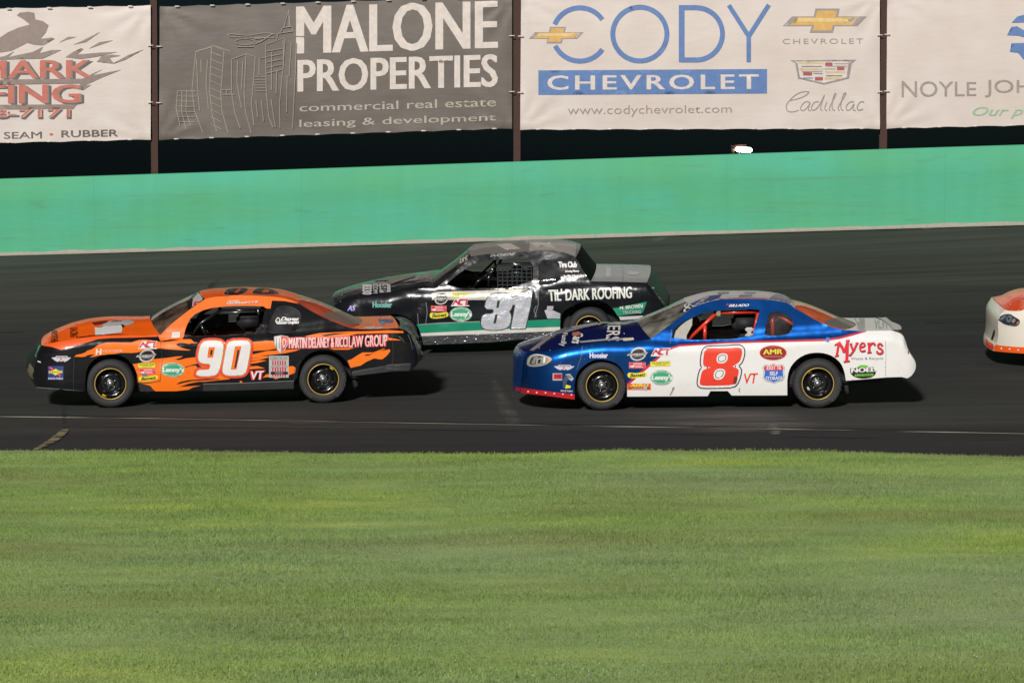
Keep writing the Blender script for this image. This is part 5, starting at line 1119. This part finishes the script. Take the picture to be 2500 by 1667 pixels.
# ================================================================== CAR 8: blue and white
GEO8 = {}
def car8():
    c = Car('race_car', 'blue and white race car with red number 8 following at right centre', (1470.3, 1002), (1996.5, 997))
    belt = C5((140, 800), (200, 778), (430, 760), (600, 716), (750, 690), (900, 668), (1050, 657), (1300, 655), (1530, 640), (1765, 652), (2352, 650)) + C6((385, 632), (520, 612), (900, 590), (1300, 560), (1640, 545), (1930, 540), (2060, 590), (2110, 700))
    c.setup(belt, C5((62, 1130))[0], C6((2215, 900))[0], xf=-.40, nf=2.7, rr=.30); c.crinkle = .0015; c.seed = 2
    blue = paint('paint_metallic_blue', S(16, 86, 168), rough=.3, metal=.85, coat=.7, crough=.06, bump=.3, inner=S(200, 74, 58)); nv = paint('paint_navy', S(24, 30, 84), rough=.3, metal=.3, crough=.06, bump=.5); wh = paint('paint_white', S(228, 226, 220), rough=.55, coat=.12, bump=.4, inner=S(120, 110, 104)); rf = paint('roof_white_grey', S(196, 190, 186), rough=.5, coat=.2); 
    nose = paint('nose_dirty_blue', S(30, 74, 140), rough=.3, metal=.5, bump=.8, bscale=8, dirt=.9)
    gl = glass('windshield_8', (.9, .88, .85, 1), S(190, 184, 170), .6, 1.5); rg = glass('rear_window_8', (.98, .72, .6, 1), S(240, 122, 76), .95, 1.25, .6)  # beige and salmon films paint reflections and lit cabin into the glass
    E = [('front_bumper', C5((100, 1220), (92, 1130), (110, 1030), (118, 940), (118, 860), (140, 800), (175, 770)), -.10, 0, -.13, .02),
         ('hood', C5((175, 770), (240, 765), (430, 757), (600, 714), (750, 688), (900, 666), (1050, 655), (1300, 652), (1430, 640), (1535, 622)), -.13, .02, -.14, .15),
         ('windshield', C5((1535, 622), (1640, 540), (1850, 390), (1900, 345), (2000, 270)), -.14, .15, -.07, .035),
         ('roof', C5((2000, 270), (2120, 225), (2260, 190), (2352, 180)) + C6((90, 182), (300, 180), (550, 184), (700, 205), (800, 230), (860, 282)), -.07, .035, .04, .03),
         ('rear_window', C6((860, 282), (950, 330), (1100, 418), (1250, 488), (1400, 522)), .04, .03, .24, .0),
         ('decklid', C6((1400, 522), (1500, 528), (1640, 533), (1930, 530)), .24, .0, .03, .01),
         ('rear_bumper', C6((1930, 530), (2050, 570), (2085, 640), (2110, 740), (2150, 810), (2195, 870), (2200, 950), (2155, 1025), (2105, 1055)), .03, .01, .05, 0)]
    bottom = C6((2105, 1055), (2040, 1040), (1870, 1045), (1700, 1060), (1430, 1082)) + chaikin(C6((1425, 1080), (1410, 980), (1370, 885), (1290, 815), (1200, 780), (1110, 770), (1000, 782), (900, 832), (830, 905), (792, 980), (778, 1080)), 1, False) + C6((778, 1243), (165, 1245), (120, 1195)) + C5((2352, 1196), (2192, 1196), (2160, 1252), (1272, 1257)) + chaikin(C5((1268, 1245), (1260, 1060), (1215, 945), (1130, 875), (1010, 847), (900, 852), (810, 900), (740, 965), (702, 1040), (690, 1130)), 1, False) + C5((692, 1290), (400, 1250), (100, 1220))
    holes = [C5((1765, 637), (1775, 520), (1860, 450), (1990, 385), (2150, 320), (2352, 297)) + C6((475, 290), (470, 330), (430, 460), (388, 622)), C6((578, 325), (700, 322), (780, 350), (838, 400), (845, 470), (820, 540), (765, 582), (520, 592), (540, 480))]
    WH = vinyl(232, 230, 226, 'side_white'); RS = vinyl(192, 34, 62); Zn = []; Z = lambda p, m_: Zn.append((p, m_))
    up = C5((1272, 1128), (1310, 1110), (1540, 910), (1650, 812), (1740, 745), (1850, 705), (2352, 672)) + C6((400, 664), (800, 655), (1200, 648), (1350, 625), (1500, 585), (1640, 545))
    Z(up + C6((1760, 470), (2300, 500), (2300, 1300), (0, 1300)) + C5((1272, 1300)), WH)
    lo_ = C5((1272, 1112), (1300, 1082), (1510, 900), (1640, 790), (1730, 725), (1850, 682), (2352, 656)) + C6((400, 642), (800, 632), (1200, 622), (1350, 600), (1480, 565), (1640, 530))
    Z(lo_ + up[::-1], RS); Z(C6((1206, 600), (1246, 604), (1242, 660), (1208, 656)), vinyl(60, 110, 190))
    Z(C5((60, 1155), (400, 1200), (700, 1232), (700, 1300), (400, 1262), (60, 1222)), vinyl(196, 32, 36)); 
    c.shape(E, bottom, holes, blue, {'front_bumper': [nose], 'hood': [nv, HC], 'windshield': [gl], 'roof': [rf], 'rear_window': [rg, RW], 'decklid': [wh], 'rear_bumper': [wh]}, Zn)
    for x in (0, c.L):
        for nr in (True, False): c.wheel(x, nr, letters=nr, calip=plain('caliper_white', (.6, .6, .6, 1), .5) if x > 1 else None, spot=(R(125), plain('wheel_paint_yellow', S(200, 170, 40), .5)) if x > 1 else None)
    c.guts(); c.common(1.78, 'driver in black suit and helmet seated inside the blue and white race car', dash=plain('inner_tin_white', S(186, 182, 172), .5))
    a = c.art(); B = c.body; RS = vinyl(192, 34, 62)
    a.poly(C5((40, 1150), (110, 1165), (110, 1225), (40, 1210)), vinyl(196, 32, 36), 'front_bumper'); a.done('splitter_band', c.parts['front_bumper'])
    c.rivets(C5, [(180, 1203), (275, 1213), (372, 1215), (468, 1224), (563, 1230), (657, 1238)], 'side', plain('rivet_white', (.8, .8, .8, 1), .4), .011)
    c.rivets(C5, [(770, 720), (778, 795), (775, 850), (800, 840), (540, 880), (560, 800), (820, 715), (885, 700)], 'side', r=.006); c.rivets(C5, [(420, 748), (1237, 560), (1240, 640), (300, 720), (230, 770)], 'hood')
    eight = chaikin(G5((1740, 270), (2178, 262)) + C6((232, 714), (274, 728), (282, 775), (264, 850), (242, 882), (176, 922), (176, 926), (228, 945), (248, 975), (217, 1088), (180, 1130), (0, 1136)) + G5((1640, 1058), (1565, 1040), (1550, 985), (1590, 765), (1640, 712), (1775, 672), (1775, 664), (1655, 650), (1618, 600), (1642, 350), (1688, 292)), 1)
    h1 = G5((1930, 380), (2150, 372)) + C6((128, 790), (108, 880), (20, 888)) + G5((1910, 580)); h1 = G5((1925, 378)) + C6((128, 780), (106, 886)) + G5((1908, 582)); h2 = G5((1870, 700)) + C6((102, 952), (72, 1062)) + G5((1842, 930))
    RD = vinyl(236, 62, 40)
    a.poly(offset_poly(eight, 8.0), navy); a.poly(offset_poly(eight, 5.2), white); a.poly(eight, RD)
    for h in (h1, h2): q = chaikin(h, 2); a.poly(offset_poly(q, .5), white, step=3); a.poly(offset_poly(q, -3.2), navy, step=3); a.poly(offset_poly(q, -4.8), white, step=3)
    a.poly(C6((190, 1040), (215, 1030), (230, 1050), (215, 1110), (185, 1120), (182, 1080)), vinyl(120, 50, 40), step=3)
    a.done('race_number', B)
    a.text('VT', C6((300, 1003), (455, 997), (442, 1112), (300, 1114)), RD, 'side', .02, .1); a.done('lettering', B)
    b = bx(C6, 470, 690, 772, 858); a.poly(ellipse(*b, 48, .0), vinyl(236, 140, 96), step=3); a.poly(ellipse(b[0] + 1.5, b[1] + 1.2, b[2] - 1.5, b[3] - 1.2, 48), vinyl(160, 30, 40), step=3); a.text('AMR', q4(b, .12, .28, .86, .64, .03), vinyl(70, 20, 20), 'side', .08); a.text('AMR', q4(b, .14, .28, .84, .61, .03), yel, 'side', .06); a.stroke([q4(b, .16, .74, .84, .7)[0], q4(b, .16, .74, .84, .7)[1]], 1, lgr); a.done('sticker', B)
    shd = lambda k: offset_poly(C6((505, 935), (530, 905), (580, 912), (625, 893), (670, 912), (725, 903), (748, 935), (738, 985), (746, 1045), (720, 1085), (665, 1095), (630, 1112), (590, 1095), (540, 1085), (510, 1050), (520, 985)), k)
    a.poly(shd(.6), gry, step=3); a.poly(shd(-.3), white, step=3); a.poly(shd(-2.2), vinyl(48, 108, 200), step=3); a.poly(C6((520, 938), (535, 914), (580, 922), (625, 904), (670, 922), (720, 912), (738, 938), (728, 965), (526, 968)), redp, step=3)
    a.text('EXIT 16', box4(C6, 552, 922, 710, 962, 4), white, 'side', .03); a.text('SELF', box4(C6, 583, 980, 672, 1022), white, 'side', .03); a.text('STORAGE', box4(C6, 540, 1035, 726, 1075, 4), white, 'side', .03); a.done('sticker', B)
    # big red script: Myers
    for m_, d_, wd_ in ((vinyl(110, 60, 66), 4, 5.4), (vinyl(224, 44, 62), 0, 5.2)):
        F_ = lambda *p: C6(*[(x + d_, y + d_) for x, y in p])
        a.stroke(F_((1320, 815), (1332, 740), (1345, 665)), wd_, m_); a.stroke(F_((1345, 655), (1385, 720), (1405, 770)), wd_ * 1.3, m_); a.stroke(F_((1405, 770), (1440, 645)), wd_ * .9, m_); a.stroke(F_((1440, 640), (1436, 760), (1430, 870)), wd_ * 1.3, m_); a.stroke(F_((1298, 690), (1350, 662)), wd_ * .7, m_); a.stroke(F_((1300, 812), (1345, 800)), wd_ * .7, m_); a.stroke(F_((1398, 872), (1466, 862)), wd_ * .8, m_); a.stroke(F_((1420, 645), (1465, 640)), wd_ * .7, m_)
        a.stroke(F_((1475, 680), (1500, 740)), wd_, m_); a.stroke(F_((1545, 668), (1510, 745), (1470, 800), (1455, 795)), wd_ * .9, m_); a.stroke(F_((1462, 678), (1492, 672)), wd_ * .6, m_); a.stroke(F_((1528, 668), (1562, 664)), wd_ * .6, m_)
        a.stroke(chaikin(F_((1575, 712), (1632, 700), (1628, 668), (1600, 662), (1578, 690), (1576, 735), (1600, 758), (1640, 745)), 1, False), wd_ * .8, m_)
        a.stroke(F_((1678, 668), (1680, 765)), wd_ * 1.1, m_); a.stroke(chaikin(F_((1682, 700), (1705, 665), (1738, 668), (1742, 690)), 1, False), wd_ * .9, m_); a.stroke(F_((1658, 672), (1690, 664)), wd_ * .6, m_); a.stroke(F_((1658, 770), (1705, 765)), wd_ * .6, m_)
        a.stroke(chaikin(F_((1825, 695), (1805, 668), (1775, 680), (1778, 712), (1812, 728), (1832, 755), (1812, 780), (1772, 776), (1762, 750)), 1, False), wd_ * .9, m_)
    a.done('sponsor_lettering', B)
    a.text('Waste & Recycle', box4(C6, 1480, 824, 1838, 862, 4), vinyl(64, 64, 70), 'side', -.005); a.done('lettering', B)
    b = bx(C6, 1480, 908, 1755, 1058); a.poly(ellipse(b[0], b[1] + 4, b[2], b[3], 40), blk, step=3); a.poly(q4(b, .30, .0, .68, .2), vinyl(110, 200, 60), step=3, rnd=1); a.text('NOEL', q4(b, .0, .22, 1.0, .60, .1), blk, 'side', .13); a.text('NOEL', q4(b, .02, .24, .98, .58, .1), white, 'side', .09); a.poly(q4(b, .16, .68, .9, .84, .06), vinyl(110, 200, 60), step=3); a.text('Property Maintenance', q4(b, .2, .7, .86, .82, .06), blk, 'side', .02, .3); a.done('sticker', B)
    a.text('BILLADO', C6((140, 240), (358, 236), (350, 264), (132, 268)), white, 'side', .06, .3); a.text('Robby', C6((105, 236), (180, 234), (172, 252), (100, 254)), redp, 'side', .02, .4); a.done('driver_name', B)
    sticker(a, B, st_fast, bx(C5, 1265, 715, 1502, 862)); sticker(a, B, st_act, bx(C5, 1530, 722, 1748, 812)); sticker(a, B, st_red, bx(C5, 1296, 882, 1472, 942)); sticker(a, B, st_tr, bx(C5, 1528, 872, 1745, 925), .12); sticker(a, B, st_bass, bx(C5, 1276, 985, 1496, 1058)); sticker(a, B, st_lenny, bx(C5, 1526, 962, 1776, 1132)); sticker(a, B, st_wing, bx(C5, 462, 905, 690, 968))
    b = bx(C5, 1273, 1113, 1532, 1183); a.poly(q4(b, 0, 0, 1, 1), vinyl(228, 96, 44), step=3); a.text('AERO', q4(b, .12, .04, .9, .52), vinyl(250, 226, 70), 'side', .06, .3); a.stroke([q4(b, .06, .62, .95, .62)[0], q4(b, .06, .7, .95, .66)[1]], 3, vinyl(120, 70, 40)); a.text('RACE WHEELS', q4(b, .2, .68, .7, .86), white, 'side', .02); a.poly(q4(b, .7, .3, .84, 1.02), lgr, step=3); a.done('sticker', B)
    b = bx(C5, 858, 772, 1058, 832); a.text('Hoosier', q4(b, 0, 0, 1, 1), vinyl(225, 215, 235), 'side', .05); a.done('sticker', B)
    b = bx(C5, 452, 1002, 553, 1078); a.poly(q4(b, -.02, -.03, 1, 1), lgr, step=3); a.poly(q4(b, .08, .06, .98, .82), vinyl(214, 44, 60), step=3); a.text('MR', q4(b, .2, .15, .9, .7), vinyl(120, 20, 40), 'side', .04, .3); a.done('sticker', B)
    a.poly(C5((590, 1010), (640, 1005), (682, 1060), (660, 1085), (600, 1050)), lgr, step=3); a.poly(C5((605, 1020), (640, 1018), (665, 1055), (620, 1060)), gry, step=3); a.poly(C5((560, 1080), (600, 1010), (620, 1060), (590, 1150), (565, 1170)), vinyl(70, 80, 100), step=3); a.done('sticker', B)
    a.poly(C5((585, 1120), (650, 1140), (645, 1160), (590, 1168)), yel, step=3); a.text('RACE FUELS', box4(C5, 540, 1182, 668, 1200, -6), white, 'side', .03); a.done('sticker', B)
    # tyre marks and scuffs on the skirt
    sc_ = vinyl(150, 142, 136); a.poly(C5((1770, 1155), (1800, 1152), (1785, 1185), (1750, 1245), (1740, 1240), (1765, 1190)), sc_, step=3); a.poly(C6((240, 1170), (262, 1160), (250, 1185), (262, 1215), (240, 1200)), sc_, step=3); a.done('scuff_highlight_mark', B)
    # headlight with clear lens
    hl = chaikin(C5((168, 895), (188, 820), (250, 790), (340, 800), (430, 832), (436, 858), (370, 902), (270, 922), (195, 918)), 1); fr = plain('headlight_silver', S(170, 170, 158), .3, .4); 
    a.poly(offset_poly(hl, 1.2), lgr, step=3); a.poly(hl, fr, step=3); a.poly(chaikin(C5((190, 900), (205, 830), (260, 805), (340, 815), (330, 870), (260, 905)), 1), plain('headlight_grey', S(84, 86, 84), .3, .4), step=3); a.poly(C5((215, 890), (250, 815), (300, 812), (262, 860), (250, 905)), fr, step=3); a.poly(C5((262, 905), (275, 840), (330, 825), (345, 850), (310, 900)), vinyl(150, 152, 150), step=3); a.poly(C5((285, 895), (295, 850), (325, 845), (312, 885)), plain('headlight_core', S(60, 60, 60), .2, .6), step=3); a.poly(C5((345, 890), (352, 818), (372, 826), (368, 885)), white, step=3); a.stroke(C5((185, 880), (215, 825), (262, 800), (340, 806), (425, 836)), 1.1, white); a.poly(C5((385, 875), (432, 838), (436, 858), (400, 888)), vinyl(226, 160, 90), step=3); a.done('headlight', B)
    # hood lettering and stripe, grey reflection painted along the far edge, front grille marks
    def dn(x0, y0, x1, y1, sk_=0): return C5((x1, y0), (x1 - sk_, y1), (x0 - sk_, y1), (x0, y0))
    a.text('ERS', [C5((1200, 476))[0], C5((1188, 648))[0], C5((1030, 645))[0], C5((1058, 476))[0]], vinyl(232, 228, 214), 'hood', .05); a.text('MY', [C5((1206, 432))[0], C5((1200, 470))[0], C5((1058, 470))[0], C5((1070, 432))[0]], vinyl(232, 228, 214), 'hood', .05); a.text('Cars', [C5((790, 560))[0], C5((770, 685))[0], C5((655, 670))[0], C5((690, 560))[0]], vinyl(222, 220, 214), 'hood', .04); a.text('Family', [C5((615, 560))[0], C5((600, 708))[0], C5((515, 706))[0], C5((545, 560))[0]], vinyl(222, 220, 216), 'hood', .04)
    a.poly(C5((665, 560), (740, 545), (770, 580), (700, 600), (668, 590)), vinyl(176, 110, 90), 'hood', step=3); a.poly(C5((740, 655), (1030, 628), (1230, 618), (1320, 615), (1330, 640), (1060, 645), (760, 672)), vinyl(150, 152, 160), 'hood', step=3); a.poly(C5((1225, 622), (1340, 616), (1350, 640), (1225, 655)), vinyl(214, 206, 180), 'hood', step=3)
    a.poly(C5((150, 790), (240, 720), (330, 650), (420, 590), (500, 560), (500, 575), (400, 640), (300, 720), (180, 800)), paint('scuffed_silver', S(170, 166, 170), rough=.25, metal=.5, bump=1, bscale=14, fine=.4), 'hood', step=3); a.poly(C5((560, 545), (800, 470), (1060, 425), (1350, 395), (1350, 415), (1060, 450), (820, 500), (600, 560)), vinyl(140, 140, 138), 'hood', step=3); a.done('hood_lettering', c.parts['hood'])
    # roof check pattern
    ck = vinyl(128, 124, 140); ng = vinyl(76, 84, 130)
    for q, m_ in (([(-330, 250), (-100, 150), (60, 130), (20, 175), (-200, 250)], ng), ([(250, 138), (390, 134), (400, 155), (240, 160)], ck), ([(300, 108), (430, 106), (430, 122), (310, 124)], ck), ([(640, 130), (825, 140), (815, 228), (640, 200), (570, 180)], ck), ([(0, 110), (120, 102), (140, 120), (20, 128)], ck)): a.poly(C6(*q), m_, 'roof', step=3)
    a.stroke(C6((20, 182), (300, 176), (560, 180)), 1.4, RS, 'roof'); a.text('8', C5((2120, 170), (2200, 150), (2090, 225), (2000, 265)), lgr, 'roof', .02); a.done('roof_number', c.parts['roof'])
    a.poly(C5((1840, 340), (2000, 280), (2000, 230), (1920, 260)), blk, 'windshield', step=3); a.text('DO', [C5((1905, 245))[0], C5((1890, 335))[0], C5((1990, 315))[0], C5((1960, 215))[0]], white, 'windshield', .06); a.done('sun_strip', c.parts['windshield'])
    a.text('VLW', box4(C6, 1738, 388, 1895, 510), vinyl(176, 178, 172), 'decklid', .02); a.poly(C6((1500, 370), (1635, 370), (1635, 535), (1560, 530), (1540, 440)), vinyl(180, 170, 166), 'decklid', step=4); a.stroke(C6((1940, 360), (1945, 520)), 1.5, gry, 'decklid'); a.done('deck_stickers', c.parts['decklid'])
    a.poly(C6((2095, 665), (2112, 680), (2125, 790), (2110, 785)), vinyl(150, 30, 50), 'rear_bumper', step=3); a.poly(C6((2095, 665), (2112, 680), (2125, 790), (2110, 785)), vinyl(150, 30, 50), 'side', step=3); a.done('tail_light', c.parts['rear_bumper'])
    a.poly(chaikin(C6((1160, 440), (1250, 400), (1400, 375), (1520, 400), (1560, 450), (1530, 500), (1420, 515), (1300, 490)), 2), vinyl(118, 116, 106, 'shelf_grey_8'), 'rear_window', step=3); a.done('rear_shelf_decal', c.parts['rear_window'])  # grey oval on the pane stands for the shelf inside
    for q in (C5((780, 700), (760, 830), (715, 960)), C6((1862, 640), (1868, 800), (1862, 960), (1870, 1045)), C5((1762, 520), (1752, 650), (1740, 680))): a.stroke(q, .8, vinyl(120, 124, 132))
    a.done('panel_seam', B); c.rivets(C6, [(1855, 880), (1858, 930), (1862, 980), (1862, 1018), (1700, 1050), (1500, 1068)], 'side', r=.005)
    # spoiler lip standing at the back edge of the deck, bent at the far end
    q = [c.at(*C6((1930, 528))[0], -.84), c.at(*C6((1930, 528))[0], -.84)]; x0, z0 = q[0].x + .02, q[0].z
    v, f = [], []
    for i in range(25):
        u = i / 24; y = -.82 + 1.64 * u; hh = .014 + .006 * math.sin(u * 6); lean = .10 + .015 * math.sin(u * 7)
        for (dx, dz) in ((0, 0.012), (lean * .55, hh * .35), (lean, hh), (lean + .008, hh - .004), (lean * .55 + .01, hh * .3), (.012, .0)): v.append((x0 + dx + .03 * (1 - abs(2 * u - 1) ** 2.2), y, z0 + dz))
    for i in range(24):
        for j in range(5): k = i * 6 + j; f.append((k, k + 6, k + 7, k + 1))
    mesh_obj('spoiler', v, f, paint('spoiler_worn_white', S(200, 200, 192), rough=.6, coat=.05, bump=.6, bscale=8), c.root)
    c.panel('quarter_window', 1, glass('plexi_clear', (.8, .8, .8, 1), S(120, 120, 120), .25))
    rc = paint('cage_red', S(216, 58, 40), rough=.35, bump=0); bar = lambda *q, y=-.62: [c.at(*p, y) for p in q]
    c.tube_part('roll_cage', [bar(*G2((345, 650), (650, 360), (850, 170))), bar(*G2((650, 650), (648, 390))), bar(*G2((850, 170), (1560, 150))), bar(*G2((1580, 160), (1480, 640))), bar(*G2((1820, 170), (1830, 580)), y=-.6), bar(*G2((1800, 165), (1640, 560)), y=-.55), bar(*G2((1840, 165), (2200, 375), (2500, 520)), y=-.6)], .024, rc)
    c.tube_part('harness_bar', [[Vector((1.95, -.6, 1.0)), Vector((2.35, .2, .8))]], .02, rc, False)
    m_ = MB(); q = [c.at(*p, -.76) for p in G2((80, 440), (430, 262), (425, 380), (330, 560), (330, 650), (60, 650))]; m_.add(q, [(0, 1, 2, 3, 4, 5)], plain('inner_tin_white', S(186, 182, 172), .5)); m_.build('inner_panel', c.root, False)
    m_ = MB()
    for k in range(9): p = c.at(*G2((1420, 430 + k * 22))[0], -.66); m_.box(p, (.075 + .03 * math.sin(k * 1.3), .008, .010), white)
    m_.build('belt_pad', c.root, False)
    m_ = MB(); p = c.at(*G2((885, 170))[0], -.68); m_.box(p, (.05, .02, .08), plain('mirror_beige', S(150, 146, 120), .4), None, .006); m_.build('mirror', c.root, False)
    return c

# ================================================================== CAR at the right edge: white and red
def car_right():
    c = Car('race_car', 'white race car with red orange hood and splitter entering at the right edge', (2596, 903), (3070, 897))
    T8 = lambda pts: [(2411 + (x - 1268) * .9, 861 + (y - 959) * .9) for x, y in pts]
    c.k = .6; c.soft_nose = True
    belt = T8(C5((140, 800), (200, 778), (430, 760), (600, 716), (750, 690), (900, 668), (1050, 657), (1300, 655), (1530, 640), (1765, 652), (2352, 650)) + C6((385, 632), (520, 612), (900, 590), (1300, 560), (1640, 545), (1930, 540), (2060, 590), (2110, 700)))
    c.setup(belt, D7((225, 1150))[0], T8(C6((2215, 900)))[0], xf=-.22, nf=1.75)
    wh = paint('paint_cream_white', S(232, 224, 208), rough=.32, bump=.3, inner=S(90, 80, 76)); rdo = paint('paint_red_orange', S(252, 86, 24), rough=.32, bump=.3); gl = glass('windshield_90', (.7, .7, .7, 1))
    E = [('front_bumper', D7((335, 1262), (335, 1175), (392, 1120), (410, 950), (402, 820), (410, 700), (455, 610), (530, 545)), -.05, 0, -.03, .01),
         ('hood', D7((530, 545), (580, 560), (780, 570), (900, 520), (1200, 470)) + T8(C5((900, 666), (1050, 655), (1300, 652), (1430, 640), (1535, 622))), -.03, .01, -.14, .08),
         ('windshield', T8(C5((1535, 622), (1640, 540), (1850, 390), (1900, 345), (2000, 270))), -.14, .08, -.07, .035),
         ('roof', T8(C5((2000, 270), (2120, 225), (2260, 190), (2352, 180)) + C6((90, 182), (300, 180), (550, 184), (700, 205), (800, 230), (860, 282))), -.07, .035, .04, .03),
         ('rear_window', T8(C6((860, 282), (950, 330), (1100, 418), (1250, 488), (1400, 522))), .04, .03, .2, 0),
         ('decklid', T8(C6((1400, 522), (1500, 528), (1640, 533), (1930, 530))), .2, 0, .03, .01),
         ('rear_bumper', T8(C6((1930, 530), (2050, 570), (2085, 640), (2110, 740), (2150, 810), (2195, 870), (2200, 950), (2155, 1025), (2105, 1055))), .03, .01, .05, 0)]
    bottom = T8(C6((2105, 1055), (2040, 1040), (1870, 1045), (1700, 1060), (1430, 1082)) + chaikin(C6((1425, 1080), (1410, 980), (1370, 885), (1290, 815), (1200, 780), (1110, 770), (1000, 782), (900, 832), (830, 905), (792, 980), (778, 1080)), 1, False) + C6((778, 1243)) + C5((1272, 1257)) + chaikin(C5((1268, 1245), (1260, 1060), (1215, 945), (1130, 875), (1010, 847), (900, 852), (810, 900), (740, 965), (702, 1040), (690, 1130)), 1, False) + C5((692, 1290))) + D7((900, 1305), (600, 1288), (335, 1262))
    holes = [T8(C5((1765, 637), (1775, 520), (1860, 450), (1990, 385), (2150, 320), (2352, 297)) + C6((475, 290), (470, 330), (430, 460), (388, 622)))]
    Zn = [(D7((180, 1110), (330, 1135), (450, 1165), (700, 1188), (1100, 1200), (1100, 1320), (700, 1320), (400, 1295), (180, 1270)), vinyl(246, 96, 30))]
    c.shape(E, bottom, holes, wh, {'front_bumper': [wh], 'hood': [rdo], 'windshield': [gl], 'roof': [wh], 'rear_window': [gl], 'decklid': [wh], 'rear_bumper': [wh]}, Zn)
    for x in (0, c.L):
        for nr in (True, False): c.wheel(x, nr, letters=False)
    c.guts(); a = c.art(); B = c.body; og = vinyl(246, 96, 30); rd2 = vinyl(240, 84, 40)
    a.poly(D7((190, 1030), (240, 1080), (330, 1145), (340, 1260), (190, 1230)), rd2, 'front_bumper', step=3); a.done('splitter_band', c.parts['front_bumper'])
    c.rivets(D7, [(463, 1218), (605, 1228), (755, 1244)], 'side', plain('rivet_white', (.8, .8, .8, 1), .4), .012); c.rivets(D7, [(240, 1042), (250, 1100), (262, 1138)], 'front_bumper', r=.01); c.rivets(D7, [(620, 450), (755, 545), (640, 345)], 'hood', r=.012)
    hl = chaikin(D7((390, 715), (440, 660), (510, 620), (620, 615), (680, 660), (770, 710), (790, 740), (770, 810), (710, 835), (600, 820), (500, 790), (450, 750)), 1)
    a.poly(hl, plain('headlight_dark_blue', S(52, 62, 80), .25, .3), 'side', step=3); a.poly(D7((430, 705), (500, 645), (560, 632), (520, 690), (470, 730)), plain('headlight_pale', S(128, 140, 150), .25, .4), 'side', step=3); a.poly(D7((540, 690), (590, 640), (640, 650), (655, 690), (610, 770), (560, 750)), MC['headlight_pale'], 'side', step=3); a.poly(D7((570, 680), (600, 670), (610, 710), (580, 720)), plain('headlight_core', S(60, 60, 60), .2, .6), 'side', step=2); a.stroke(D7((600, 800), (680, 812), (720, 800)), 1, gry, 'side'); a.poly(D7((645, 730), (690, 690), (715, 730), (680, 775), (650, 765)), vinyl(150, 120, 104), 'side', step=3); a.poly(D7((730, 760), (780, 730), (770, 800), (730, 820)), vinyl(150, 110, 80), 'side', step=3); a.done('headlight', B)
    for k in range(4): a.stroke(D7((860, 370 + 42 * k), (780, 395 + 42 * k), (860, 400 + 42 * k)), 1.5, vinyl(240, 170, 140), 'hood')
    a.done('hood_lettering', c.parts['hood'])
    a.poly(D7((330, 900), (350, 880), (352, 960), (310, 1080), (280, 1060)), blk, 'front_bumper', step=3); a.done('grille', c.parts['front_bumper'])
    return c

for fn in (car90, car31, car8, car_right): fn()
